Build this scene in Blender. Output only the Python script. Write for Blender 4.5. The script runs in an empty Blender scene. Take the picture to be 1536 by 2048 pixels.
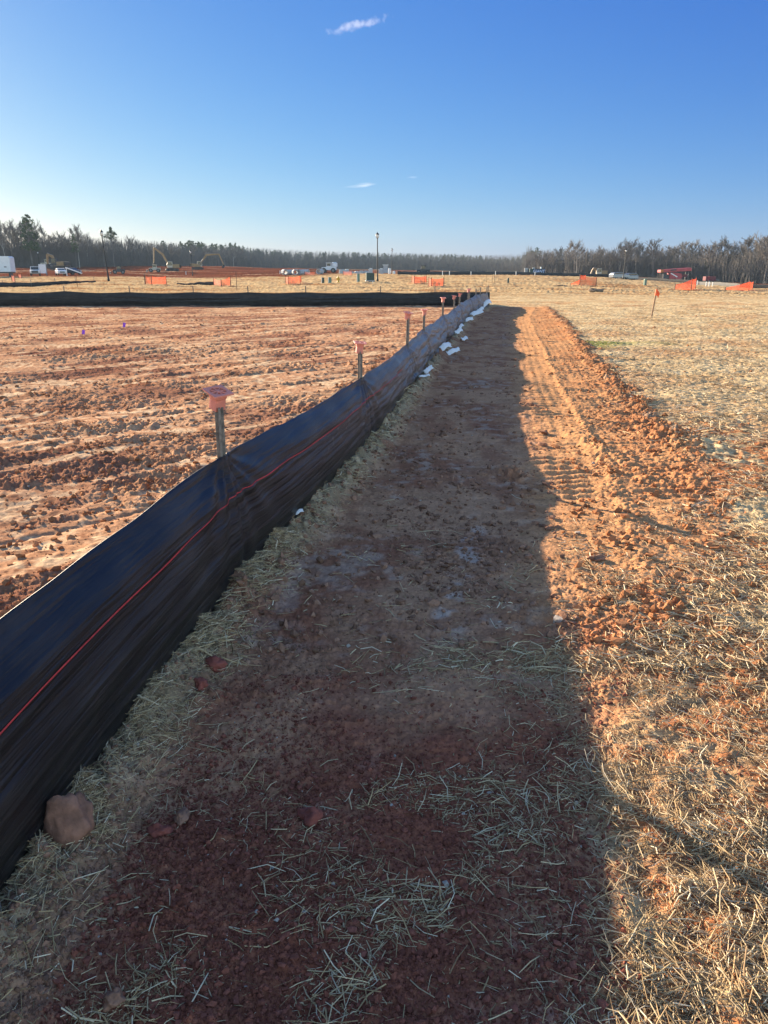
import bpy, bmesh, math, random
import numpy as np
from mathutils import Vector, Matrix, Euler
random.seed(7)
RS = np.random.RandomState(11)
scene = bpy.context.scene
COL = scene.collection
R = math.radians

# ------------------------------------------------------------------ camera, sky, sun, exposure
CAMH = 1.6
F_PX, CX, CY, YH = 1500.0, 768.0, 1024.0, 545.0
PITCH = math.atan((CY - YH) / F_PX)
cd = bpy.data.cameras.new('camera')
cam = bpy.data.objects.new('camera', cd); COL.objects.link(cam)
cam.location = (0, 0, CAMH)
cam.rotation_euler = (math.pi / 2 - PITCH, 0, 0)
cd.sensor_fit = 'VERTICAL'; cd.sensor_height = 36.0
cd.lens = 36.0 * F_PX / 2048.0
cd.clip_start = 0.05; cd.clip_end = 30000
scene.camera = cam
SUN_EL = R(16.5)
SUN_AZ = math.atan2(-0.66, 0.75)            # sun stands ahead and to the left
world = bpy.data.worlds.new('World'); scene.world = world; world.use_nodes = True
wn = world.node_tree; wn.nodes.clear()
wo = wn.nodes.new('ShaderNodeOutputWorld'); wb = wn.nodes.new('ShaderNodeBackground')
sky = wn.nodes.new('ShaderNodeTexSky'); sky.sky_type = 'NISHITA'; sky.sun_disc = False
sky.sun_elevation = SUN_EL; sky.sun_rotation = SUN_AZ
sky.air_density = 1.0; sky.dust_density = 0.25; sky.ozone_density = 2.0; sky.altitude = 200
# film response of the sky: one power curve per channel
EXPO = 1.7; HAZE = .00013
ssep = wn.nodes.new('ShaderNodeSeparateColor'); scmb = wn.nodes.new('ShaderNodeCombineColor'); wn.links.new(sky.outputs[0], ssep.inputs[0])
for i, (a, g) in enumerate(((.030, 1.393), (.071, 1.069), (.342, .468))):
    pw = wn.nodes.new('ShaderNodeMath'); pw.operation = 'POWER'; pw.inputs[1].default_value = g; wn.links.new(ssep.outputs[i], pw.inputs[0])
    ml = wn.nodes.new('ShaderNodeMath'); ml.operation = 'MULTIPLY'; ml.inputs[1].default_value = a / (2 ** EXPO * 0.1); wn.links.new(pw.outputs[0], ml.inputs[0])
    wn.links.new(ml.outputs[0], scmb.inputs[i])
# overhead and behind, out of view, brighter uncurved sky is added to fill shade
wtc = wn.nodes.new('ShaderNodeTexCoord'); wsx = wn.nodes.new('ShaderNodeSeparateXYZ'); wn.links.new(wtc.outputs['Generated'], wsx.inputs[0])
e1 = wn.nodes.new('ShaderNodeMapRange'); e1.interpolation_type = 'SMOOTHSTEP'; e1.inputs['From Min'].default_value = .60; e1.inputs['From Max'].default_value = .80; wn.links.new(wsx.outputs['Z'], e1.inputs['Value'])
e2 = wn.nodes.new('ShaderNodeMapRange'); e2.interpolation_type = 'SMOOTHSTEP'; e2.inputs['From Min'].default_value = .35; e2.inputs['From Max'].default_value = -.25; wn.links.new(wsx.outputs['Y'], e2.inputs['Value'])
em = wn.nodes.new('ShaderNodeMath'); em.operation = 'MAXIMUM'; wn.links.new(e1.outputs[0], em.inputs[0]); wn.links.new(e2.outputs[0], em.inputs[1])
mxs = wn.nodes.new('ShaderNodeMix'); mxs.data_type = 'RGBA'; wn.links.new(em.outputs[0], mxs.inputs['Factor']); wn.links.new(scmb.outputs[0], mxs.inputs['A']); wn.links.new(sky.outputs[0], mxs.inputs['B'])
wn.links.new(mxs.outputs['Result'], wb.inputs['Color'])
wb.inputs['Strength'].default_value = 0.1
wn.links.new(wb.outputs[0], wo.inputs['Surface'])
sl = bpy.data.lights.new('sun', 'SUN'); sl.energy = 5.0; sl.angle = R(0.53); sl.color = (1.0, 0.82, 0.60)
sun = bpy.data.objects.new('sun', sl); COL.objects.link(sun)
sdir = Vector((math.sin(SUN_AZ) * math.cos(SUN_EL), math.cos(SUN_AZ) * math.cos(SUN_EL), math.sin(SUN_EL)))
sun.rotation_euler = sdir.to_track_quat('Z', 'Y').to_euler()
sun.location = (-40, 45, 20)
vs = scene.view_settings
vs.view_transform = 'Standard'; vs.look = 'None'; vs.gamma = 1; vs.exposure = EXPO
scene.cycles.max_bounces = 6; scene.cycles.transparent_max_bounces = 12

# ------------------------------------------------------------------ helpers
def tag(o, label=None, cat=None, group=None, kind=None):
    if label: o['label'] = label
    if cat: o['category'] = cat
    if group: o['group'] = group
    if kind: o['kind'] = kind
    return o

def empty(name, loc, rz=0.0, label=None, cat=None, group=None):
    o = bpy.data.objects.new(name, None); COL.objects.link(o)
    o.location = loc; o.rotation_euler = (0, 0, rz); o.empty_display_size = 0.3
    return tag(o, label, cat, group)

def mat(name, col, rough=0.8, metal=0.0, noise=0.18, scale=8.0, bump=0.0, spec=0.4, trans=None):
    m = bpy.data.materials.new(name); m.use_nodes = True
    nt = m.node_tree; b = nt.nodes['Principled BSDF']
    b.inputs['Roughness'].default_value = rough; b.inputs['Metallic'].default_value = metal
    b.inputs['Specular IOR Level'].default_value = spec
    tc = nt.nodes.new('ShaderNodeTexCoord')
    n = nt.nodes.new('ShaderNodeTexNoise'); n.inputs['Scale'].default_value = scale; n.inputs['Detail'].default_value = 6
    nt.links.new(tc.outputs['Object'], n.inputs['Vector'])
    r = nt.nodes.new('ShaderNodeMapRange'); r.inputs['From Min'].default_value = 0.3; r.inputs['From Max'].default_value = 0.7
    r.inputs['To Min'].default_value = 1 - noise; r.inputs['To Max'].default_value = 1 + noise
    nt.links.new(n.outputs['Fac'], r.inputs['Value'])
    mx = nt.nodes.new('ShaderNodeVectorMath'); mx.operation = 'SCALE'
    mx.inputs[0].default_value = col[:3]; nt.links.new(r.outputs[0], mx.inputs['Scale'])
    nt.links.new(mx.outputs[0], b.inputs['Base Color'])
    if bump:
        bp = nt.nodes.new('ShaderNodeBump'); bp.inputs['Strength'].default_value = bump; bp.inputs['Distance'].default_value = 0.01
        nt.links.new(n.outputs['Fac'], bp.inputs['Height']); nt.links.new(bp.outputs[0], b.inputs['Normal'])
    return m

class MB:
    def __init__(s): s.v = []; s.f = []
    def add(s, vs_, fs):
        o = len(s.v); s.v += [tuple(v) for v in vs_]; s.f += [tuple(i + o for i in f) for f in fs]; return s
    def box(s, c, d, rz=0.0, ry=0.0, rx=0.0, taper=1.0):
        M = Euler((rx, ry, rz)).to_matrix(); c = Vector(c); vs_ = []
        for z in (-1, 1):
            k = taper if z > 0 else 1.0
            for x, y in ((-1, -1), (1, -1), (1, 1), (-1, 1)):
                vs_.append(c + M @ Vector((x * d[0] / 2 * k, y * d[1] / 2 * k, z * d[2] / 2)))
        return s.add(vs_, [(0, 3, 2, 1), (4, 5, 6, 7), (0, 1, 5, 4), (1, 2, 6, 5), (2, 3, 7, 6), (3, 0, 4, 7)])
    def prism(s, prof, y0, y1, inset=0.0):
        n = len(prof); vs_ = [(x, y0, z) for x, z in prof] + [(x, y1, z) for x, z in prof]
        fs = [tuple(range(n)), tuple(range(2 * n - 1, n - 1, -1))] + [(i, i + n, (i + 1) % n + n, (i + 1) % n) for i in range(n)]
        return s.add(vs_, fs)
    def tube(s, p0, p1, r0, r1=None, n=8, cap=True):
        r1 = r0 if r1 is None else r1; p0 = Vector(p0); p1 = Vector(p1); d = (p1 - p0).normalized()
        a = d.orthogonal().normalized(); b = d.cross(a); vs_ = []
        for p, r in ((p0, r0), (p1, r1)):
            for i in range(n):
                t = 2 * math.pi * i / n; vs_.append(p + a * (r * math.cos(t)) + b * (r * math.sin(t)))
        fs = [(i, (i + 1) % n, (i + 1) % n + n, i + n) for i in range(n)]
        if cap: fs += [tuple(range(n - 1, -1, -1)), tuple(range(n, 2 * n))]
        return s.add(vs_, fs)
    def path(s, pts, r, n=6):
        for a, b in zip(pts[:-1], pts[1:]): s.tube(a, b, r, r, n)
        return s
    def lathe(s, prof, n=12, c=(0, 0, 0)):
        vs_ = []
        for r, z in prof:
            for i in range(n):
                t = 2 * math.pi * i / n; vs_.append((c[0] + r * math.cos(t), c[1] + r * math.sin(t), c[2] + z))
        fs = [(k * n + i, k * n + (i + 1) % n, (k + 1) * n + (i + 1) % n, (k + 1) * n + i) for k in range(len(prof) - 1) for i in range(n)]
        fs += [tuple(range(n - 1, -1, -1)), tuple(range((len(prof) - 1) * n, len(prof) * n))]
        return s.add(vs_, fs)
    def wheel(s, c, r, w, axis='y', n=16):
        c = Vector(c); d = Vector((0, w / 2, 0)) if axis == 'y' else Vector((w / 2, 0, 0))
        return s.tube(c - d, c + d, r, r, n)
    def build(s, name, m, parent=None, smooth=False, bevel=0.0, loc=None):
        me = bpy.data.meshes.new(name); me.from_pydata(s.v, [], s.f); me.materials.append(m)
        if smooth: me.polygons.foreach_set('use_smooth', [True] * len(me.polygons))
        me.update(); o = bpy.data.objects.new(name, me); COL.objects.link(o)
        if parent: o.parent = parent
        if loc is not None: o.location = loc
        if bevel:
            md = o.modifiers.new('bevel', 'BEVEL'); md.width = bevel; md.segments = 2; md.limit_method = 'ANGLE'
        return o

def copy_tree(o, parent=None):
    c = o.copy(); COL.objects.link(c); c.parent = parent
    for ch in list(o.children): copy_tree(ch, c)
    return c

def np_mesh(name, V, Q, m, col=None, smooth=False, parent=None):
    me = bpy.data.meshes.new(name); nv, nq, k = len(V), len(Q), Q.shape[1]
    me.vertices.add(nv); me.vertices.foreach_set('co', V.astype(np.float32).ravel())
    me.loops.add(nq * k); me.loops.foreach_set('vertex_index', Q.astype(np.int32).ravel())
    me.polygons.add(nq); me.polygons.foreach_set('loop_start', np.arange(0, nq * k, k, dtype=np.int32))
    me.polygons.foreach_set('use_smooth', np.full(nq, smooth))
    me.update(calc_edges=True)
    if col is not None:
        a = me.attributes.new('tint', 'FLOAT_COLOR', 'POINT')
        c4 = np.ones((nv, 4), np.float32); c4[:, :3] = col; a.data.foreach_set('color', c4.ravel())
    me.materials.append(m)
    o = bpy.data.objects.new(name, me); COL.objects.link(o)
    if parent: o.parent = parent
    return o

# numpy gradient noise ------------------------------------------------
def _h(ix, iy, s):
    n = (ix.astype(np.int64) * 374761393 + iy.astype(np.int64) * 668265263 + s * 1442695041) & 0xffffffff
    n = ((n ^ (n >> 13)) * 1274126177) & 0xffffffff
    return ((n ^ (n >> 16)) & 0xffffff) / float(0xffffff)
def pn(x, y, s=0):
    ix = np.floor(x); iy = np.floor(y); fx_ = x - ix; fy_ = y - iy
    u = fx_ * fx_ * (3 - 2 * fx_); v = fy_ * fy_ * (3 - 2 * fy_)
    def g(a, b, dx, dy):
        t = _h(ix + a, iy + b, s) * 6.2831853; return np.cos(t) * dx + np.sin(t) * dy
    n0 = g(0, 0, fx_, fy_) * (1 - u) + g(1, 0, fx_ - 1, fy_) * u
    n1 = g(0, 1, fx_, fy_ - 1) * (1 - u) + g(1, 1, fx_ - 1, fy_ - 1) * u
    return (n0 * (1 - v) + n1 * v) * 1.5
def fbm(x, y, o=4, s=0, g=0.5):
    t = 0; a = 1; 
    for i in range(o): t = t + a * pn(x * 2 ** i, y * 2 ** i, s + i); a *= g
    return t
def clod(x, y, s=0):                       # rounded lumps of uneven size
    ix = np.floor(x); iy = np.floor(y); out = np.zeros_like(x)
    for a in (-1, 0, 1):
        for b in (-1, 0, 1):
            jx = ix + a; jy = iy + b
            px = jx + _h(jx, jy, s); py = jy + _h(jx, jy, s + 1); r = 0.25 + 0.55 * _h(jx, jy, s + 2) ** 2
            d2 = ((x - px) ** 2 + (y - py) ** 2) / (r * r)
            out = np.maximum(out, np.sqrt(np.clip(1 - d2, 0, 1)) * r)
    return out
def crumb(x, y, s=0):                      # broken, creased relief
    return 1.0 - (np.abs(pn(x, y, s)) * 1.3 + np.abs(pn(x * 2.1, y * 2.1, s + 1)) * .7 + np.abs(pn(x * 4.3, y * 4.3, s + 2)) * .35)
def sstep(a, b, x):
    t = np.clip((x - a) / (b - a), 0, 1); return t * t * (3 - 2 * t)

# ------------------------------------------------------------------ terrain
FP = np.array([(-1.4, -12), (-1.25, -4), (-1.1, 0.5), (-1.04, 1.83), (-.98, 2.4), (-.90, 3.05), (-.79, 3.85), (-.58, 4.9), (-.20, 6.95),
               (0.01, 8.4), (.28, 10.34), (.85, 14.2), (1.18, 16.2), (1.76, 20), (3.19, 29), (4.76, 36), (5.1, 38.5), (5.3, 41), (5.3, 60)])
_yy = np.linspace(-12, 60, 3000); _xx = np.interp(_yy, FP[:, 1], FP[:, 0])
_k = np.ones(41) / 41; _xx = np.convolve(np.pad(_xx, 20, 'edge'), _k, 'valid')
def fx(y): return np.interp(y, _yy, _xx)
EY = [-4, 1.2, 2.26, 3, 3.9, 5.3, 7.4, 8.2, 11.2, 17.7, 27.3, 37, 42]
EX = [.2, .45, .72, 1.1, 1.75, 2.5, 3.05, 3.1, 3.6, 4.7, 6.4, 7.85, 8.6]
def ex(y): return np.interp(y, EY, EX)
TY = np.array([42, 60, 80, 95, 105, 130, 160, 180, 210, 250, 320, 450, 700, 1500.])
TP = np.array([-300, 0, 200, 400, 550, 700, 850, 1000, 1200, 1275, 1430, 1536, 1900.])
TR = np.array([
 [605, 588, 577, 571, 568, 560, 553, 551, 544, 536, 533, 532, 532, 536],
 [605, 588, 577, 571, 568, 560, 553, 551, 544, 536, 533, 532, 532, 536],
 [605, 587, 574, 566, 563, 558, 553, 550, 544, 538, 534, 533, 533, 537],
 [605, 585, 575, 570, 566, 561, 556, 554, 552, 541, 533, 534, 536, 538],
 [605, 585, 575, 569, 565, 560, 553, 549, 547, 543, 538, 538, 538, 540],
 [605, 585, 574, 567, 563, 557, 550, 547.5, 547, 546, 543, 540, 539, 541],
 [605, 585, 575, 568, 564, 558, 552, 549.5, 548, 547, 545, 543, 541, 541],
 [605, 585, 575, 569, 565, 558, 552, 550, 549.5, 549, 548, 547, 546, 545],
 [605, 586, 577, 571, 568, 562, 557.5, 554.5, 553, 552.5, 552, 551, 550, 547],
 [605, 587, 579, 574, 571, 567, 562, 560, 559, 558, 556, 554, 552, 548],
 [605, 588, 582, 578, 577, 575, 572, 569, 566, 564, 562, 560, 557, 550],
 [605, 590, 584, 580, 579, 578, 576, 573, 569, 567, 565, 562, 558, 550],
 [605, 590, 584, 580, 579, 578, 576, 573, 569, 567, 565, 562, 558, 550]])
TZ = CAMH - (TR - YH) * TY[None, :] / 1574.0
def macro(x, y):
    yc = np.clip(y, 42, 1499.); px = 768 + 1574 * x / np.maximum(y, 30); pc = np.clip(px, TP[0], TP[-1] - 1e-3)
    ly = np.log(TY); j = np.clip(np.searchsorted(TY, yc, 'right') - 1, 0, len(TY) - 2); i = np.clip(np.searchsorted(TP, pc, 'right') - 1, 0, len(TP) - 2)
    v = (np.log(yc) - ly[j]) / (ly[j + 1] - ly[j]); u = (pc - TP[i]) / (TP[i + 1] - TP[i]); u = u * u * (3 - 2 * u)
    z = (TZ[i, j] * (1 - u) + TZ[i + 1, j] * u) * (1 - v) + (TZ[i, j + 1] * (1 - u) + TZ[i + 1, j + 1] * u) * v
    return np.where(y < 42, 0, z)

PADY = 39.0                                 # the crossing silt fence
def zones(x, y):
    s = x - fx(y); e = ex(y)
    wob = 0.10 * pn(x * 1.7, y * 1.7, 5) + 0.05 * pn(x * 6, y * 6, 6)
    pad = sstep(0.02, -0.05, s) * sstep(PADY + 1.2, PADY + 0.6, y + wob)
    berm = np.exp(-((s - 0.10) / 0.13) ** 2) * sstep(-.03, .03, s) * sstep(41, 38, y)
    t = (x - e) + wob * np.clip(y / 4, .5, 2)
    field = np.where(y < PADY + 1, sstep(-0.05, 0.12, t) * (s > 0), 1.0)
    field = np.maximum(field, sstep(37.5, 39.5, y + wob * 3) * (s > -0.2))
    path = (1 - field) * sstep(0, 0.05, s) * (y < PADY + 2)
    return s, e, pad, berm, field, path, t

def H(x, y, fine=True, full=False):
    x = np.asarray(x, float); y = np.asarray(y, float)
    s, e, pad, berm, field, path, t = zones(x, y)
    near = sstep(60, 35, y)
    z = macro(x, y)
    z = z + near * (0.020 * pn(x * .5, y * .5, 20) + 0.012 * pn(x * 1.6, y * 1.6, 21))
    cr = -crumb(x * 7, y * 7, 140) * sstep(40, 20, y)
    cr2 = -crumb(x * 15, y * 15, 150) * sstep(24, 10, y)
    lum = sstep(-.25, .35, fbm(x * .9, y * .9, 3, 30)); fl = sstep(.05, .35, pn(x * .28 + 3, y * .28, 31) + .5 * pn(x * 1.1, y * 1.1, 32))
    c1 = clod(x * 12, y * 12, 40); c2 = clod(x * 26, y * 26, 44) * sstep(26, 12, y); c3 = clod(x * 50, y * 50, 48) * sstep(10, 5, y)
    # left pad: churned clods, pressed smooth in streaks that run with the tracks
    a = (x * 0.70 + y * 0.71); b = (-x * 0.71 + y * 0.70)
    streak = fbm(a * 0.33, b * 1.7, 3, 50); streak2 = pn(a * .5, b * 5.5, 53)
    smooth = sstep(.03, .24, streak + .35 * streak2 - .04 + .14 * pn(x * 6, y * 6, 54) + .10 * pn(x * 15, y * 15, 56))
    rough = (1 - smooth) * (.30 + .55 * lum)
    mid = sstep(.1, .55, fbm(x * .45 + 9, y * .45, 3, 58))
    padz = rough * (0.016 * c1 + 0.026 * c2 + 0.022 * c3 + .034 * cr) + .035 * rough * mid * c1 + .006 * cr + 0.020 * fbm(x * 3, y * 3, 4, 55) * (1 - .8 * smooth) + 0.02 * mid * (1 - smooth * .6)
    cleat = np.sin(a * 2 * math.pi / 0.17 + 2 * pn(x, y, 59)); band = sstep(.25, .45, pn(b * .55, a * .12, 60))
    padz = padz + band * .012 * cleat * (.4 + .6 * lum)
    rut = np.exp(-(((b * 1.0 + .15 * pn(a * .4, b * .2, 61)) % 1.9 - .95) / .035) ** 2)
    padz = padz - .014 * rut * sstep(-.1, .3, pn(a * .3, b * .5, 62)) + .006 * fbm(x * 12, y * 12, 2, 63)
    # path: pressed soil, two transverse cleat bands, windrow at its right edge
    pr = .006 * cr2 - .0055 * crumb(x * 38, y * 38, 160) * sstep(7, 3.5, y) + .0022 * np.sin(s * 2 * math.pi / .13 + 2 * pn(x, y * .4, 79)) * sstep(1.3, 1.5, s) + 0.012 * fbm(x * 2.2, y * 2.2, 4, 70) + 0.010 * lum * c2 + .007 * c3 + .004 * pn(x * 3, y * 14, 74)
    wv = .06 * pn(x * 2, y * 1.5, 71)
    k1 = sstep(1.45, 1.55, s + wv) * sstep(2.15, 2.05, s + wv); k2 = sstep(2.35, 2.45, s + wv) * sstep(3.2, 3.0, s + wv) * (y > 4)
    k3 = .25 + .75 * sstep(.1, .4, pn(x * .7, y * .45, 72) + .25)
    k0 = sstep(.45, .55, s) * sstep(1.15, 1.05, s) * .35
    cl = np.sin((y + .04 * pn(x * 4, y * 2, 73)) * 2 * math.pi / 0.15); cl = np.sign(cl) * np.abs(cl) ** .7
    flat = 1 - .75 * sstep(3.4, 3.8, y) * sstep(5.5, 5.2, y)
    pr = pr * (.5 + .5 * flat)
    pr = pr + (k1 + k2 + k0) * k3 * flat * .0085 * cl * (.5 + .9 * sstep(-.4, .5, pn(x * 3, y * 3, 75))) + .02 * np.exp(-((s - 2.25 + wv) / .09) ** 2) * (c2 + .6) * (y > 3)
    loose = sstep(1.9, 3.0, s) * sstep(3, 5, y)
    loose = loose * (.35 + .65 * flat)
    pr = pr + loose * (.004 * c1 + .005 * c2 + .008 * cr2 + .004 * cr + .012 * fbm(x * 3, y * 3, 3, 78))
    ad = (x - 2.12 + .12 * (y - 6.4)); pr = pr + .09 * np.exp(-(ad / .10) ** 2) * sstep(5.6, 5.9, y) * sstep(7.9, 7.4, y) * (.30 + .2 * c1 + .15 * c2 + .12 * cr)
    pr = pr + .06 * np.exp(-((x - 1.03) / .16) ** 2 - ((y - 6.1) / .22) ** 2) * (.4 + c1 + c2)
    wr = np.exp(-((t + .12) / .15) ** 2) * sstep(6.0, 7.6, y) * sstep(39, 36, y)
    wz = wr * (.045 + .012 * c1 + .010 * c2 + .020 * cr + .02 * cr2 + .03 * pn(x * 2, y * 2, 76) + .02 * fbm(x * 7, y * 7, 3, 77))
    wz = wz + .07 * np.exp(-((t - .1) / .3) ** 2) * sstep(6.5, 7, y) * sstep(8.3, 7.8, y) * (.3 + .5 * c1)
    bz = berm * (.105 - .008 * crumb(x * 34, y * 34, 165) * sstep(6, 3, y) + .05 * pn(x * 3, y * 2.2, 80) + .05 * c1 + .025 * c2 + .03 * cr)
    fz = .010 * cr + .018 * fbm(x * 1.3, y * 1.3, 4, 90) + .012 * c2 * sstep(0, .4, pn(x * 2, y * 2, 95)) + .014 * fbm(x * 9, y * 9, 3, 96)
    dd = sstep(48, 75, y); fz = fz * (1 + 3 * dd) + dd * .10 * fbm(x * .10, y * .16, 3, 99)
    z = z + near * (pad * padz + path * pr + wz + bz) + field * fz * np.where(y < 60, 1, 1.0)
    behind = (s < 0) & (y > PADY + .6); z = z + np.where(behind, fz * (1 - field), 0)
    z = z + .55 * sstep(150, 260, y) * fbm(x * .03, y * .04, 3, 101)
    if full: return z, s, e, pad, berm, field, path, t, smooth, rough, lum, loose, c1, c2, c3, wr, mid, a, b
    return z

def Hs(x, y): return float(H(np.array([x]), np.array([y]))[0])

# one sheet of ground: rows tighten towards the viewer
ys = [-12.0]
while ys[-1] < 1.0: ys.append(ys[-1] + (0.25 if ys[-1] < -1.5 else .05))
while ys[-1] < 60: ys.append(ys[-1] + max(0.006, (0.0033 if ys[-1] < 18 else .0050) * ys[-1]))
while ys[-1] < 8000: ys.append(ys[-1] * 1.014)
ys = np.array(ys)
ui = np.linspace(-.72, .72, 1060); uo = .72 + np.cumsum(.004 * 1.09 ** np.arange(60)); uo = uo[uo < 9]
us = np.concatenate([-uo[::-1], ui, uo])
W = np.where(ys > 1, .953 * ys + .55, 1.503 + (1 - ys) * .35)
GX = us[None, :] * W[:, None]; GY = np.repeat(ys[:, None], len(us), 1)
gx = GX.ravel(); gy = GY.ravel()
z, s, e, pad, berm, field, path, t, smooth, rough, lum, loose, c1, c2, c3, wr, mid, a_, b_ = H(gx, gy, full=True)
def C(*c): return np.array(c, float)[None, :]
def mixc(c0, c1_, f): f = np.clip(f, 0, 1)[:, None]; return c0 * (1 - f) + c1_ * f
n1 = fbm(gx * 1.1, gy * 1.1, 4, 200); n2 = fbm(gx * 7, gy * 7, 3, 210); n3 = fbm(gx * .35, gy * .35, 3, 220); n4 = fbm(gx * 30, gy * 30, 2, 230)
hf = n4 * sstep(25, 4, gy)
col = mixc(C(.50, .275, .155), C(.27, .12, .066), n1 * 1.3 + .25)
col = mixc(col, C(.68, .50, .31), smooth * sstep(-.35, .5, n2 + n1) * .8)
col = mixc(col, C(.56, .36, .21), sstep(-.2, .5, n3) * .45 * (1 - smooth))
col = mixc(col, C(.23, .105, .07), sstep(-.05, .4, fbm(gx * .5, gy * .5, 3, 280) + .15 * n2 + .12 * sstep(10, 25, gy)) * .75 * (1 - .7 * smooth))  # dark clay patches, denser far off where colour stands in for clod shadows
crack = sstep(.035, .0, np.abs(pn(b_ * 2.2 + .5 * n2, a_ * .5, 281))) * smooth * sstep(20, 8, gy); col = mixc(col, C(.22, .10, .06), crack * .7)
pathc = mixc(C(.46, .25, .145), C(.34, .155, .09), sstep(-.2, .5, n1))
pathc = mixc(pathc, C(.26, .10, .06), sstep(.15, .6, fbm(gx * 2.6, gy * 1.3, 3, 285)) * .5)
pathc = mixc(pathc, C(.46, .36, .28), sstep(.35, .9, n2 * .6 + n1 * .6 + .2) * .5)
pathc = mixc(pathc, C(.54, .285, .135), sstep(1.3, 2.0, s) * sstep(1.8, 3.0, gy))
pathc = mixc(pathc, C(.46, .20, .09), loose * .75 * sstep(-.5, .3, n1 + n2 * .5))
redn = sstep(-.25, .70, fbm(gx * 1.6 + 4, gy * 1.6, 3, 240) + .45 * sstep(3.0, 1.7, gy)) * sstep(4.2, 2.6, gy)
pathc = mixc(pathc, C(.27, .088, .052), redn * .8)
pathc = mixc(pathc, C(.30, .095, .055), sstep(3.0, 1.8, gy) * sstep(-.4, .3, n2) * .5)
lime = sstep(.10, .03, np.abs(gx - (.30 + (gy - 3.2) * .20) + .08 * pn(gx * 3, gy * 3, 245))) * sstep(2.9, 3.4, gy) * sstep(5.2, 4.4, gy) * sstep(-.1, .4, n2)
pathc = mixc(pathc, C(.48, .42, .38), lime * .5)
bermc = mixc(C(.30, .24, .155), C(.42, .34, .22), n2 + .4)
bermc = mixc(bermc, C(.28, .10, .06), sstep(.25, .5, n1) * .7)
fieldc = mixc(C(.60, .46, .26), C(.40, .26, .13), n1 + .35)
fieldc = mixc(fieldc, C(.40, .20, .095), sstep(.15, .6, n3 + .4 * n2) * .6)
fieldc = mixc(fieldc, C(.62, .49, .30), sstep(.1, .8, n4 + .3 * n2) * .5)
grn = sstep(.3, .9, np.exp(-((gx - 4.9) / 1.8) ** 2 - ((gy - 18.2) / 1.0) ** 2) + .25 * n1); fieldc = mixc(fieldc, C(.16, .22, .04), grn * .75)
rb = sstep(9.4, 7.8, gy) * sstep(1.7, .5, t) ; fieldc = mixc(fieldc, C(.40, .17, .075), rb * sstep(-.6, .1, n1 + n2))
farp = sstep(45, 70, gy); fn = fbm(gx * .08, gy * .30, 3, 250); fn2 = fbm(gx * .8, gy * 2.4, 3, 255)
fieldc = mixc(fieldc, C(.50, .35, .18), farp * .75)
fieldc = mixc(fieldc, C(.33, .17, .075), farp * sstep(.05, .45, fn + .25 * fn2) * .9)
fieldc = mixc(fieldc, C(.22, .16, .10), farp * sstep(.25, .6, fn2) * .75)
leftside = sstep(760, 560, 768 + 1574 * gx / np.maximum(gy, 30))
dirt = sstep(150, 172, gy + 8 * n3) * leftside + sstep(178, 215, gy) * (1 - leftside); dirt = np.clip(dirt, 0, 1)
dirtc = mixc(C(.17, .055, .028), C(.11, .036, .02), sstep(-.4, .4, fbm(gx * .05, gy * .12, 3, 260)))
dirtc = mixc(dirtc, C(.42, .27, .17), sstep(.3, .6, fbm(gx * .02, gy * .1, 2, 262)) * .8)
fieldc = mixc(fieldc, dirtc, dirt)
fieldc = mixc(fieldc, C(.20, .16, .10), sstep(420, 600, gy))
col = mixc(col, pathc, path); col = mixc(col, bermc, np.clip(berm * 1.3, 0, 1) * .85)
bf = np.where(s < 0, sstep(PADY + .6, PADY + 1.2, gy), field); col = mixc(col, fieldc, np.maximum(bf * 1.0, 0))
col = mixc(col, C(.27, .125, .065), wr * .8 * sstep(-.3, .3, n2 + .3)); col = mixc(col, C(.30, .26, .2), wr * sstep(.3, .6, pn(gx * 2.4, gy * 2.4, 270)) * .6)
col = np.clip(col * (1 + .16 * n2 + .16 * hf)[:, None], .01, .8)
nr, nc = GX.shape
idx = np.arange(nr * nc).reshape(nr, nc)
Q = np.stack([idx[:-1, :-1], idx[:-1, 1:], idx[1:, 1:], idx[1:, :-1]], -1).reshape(-1, 4)
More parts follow.
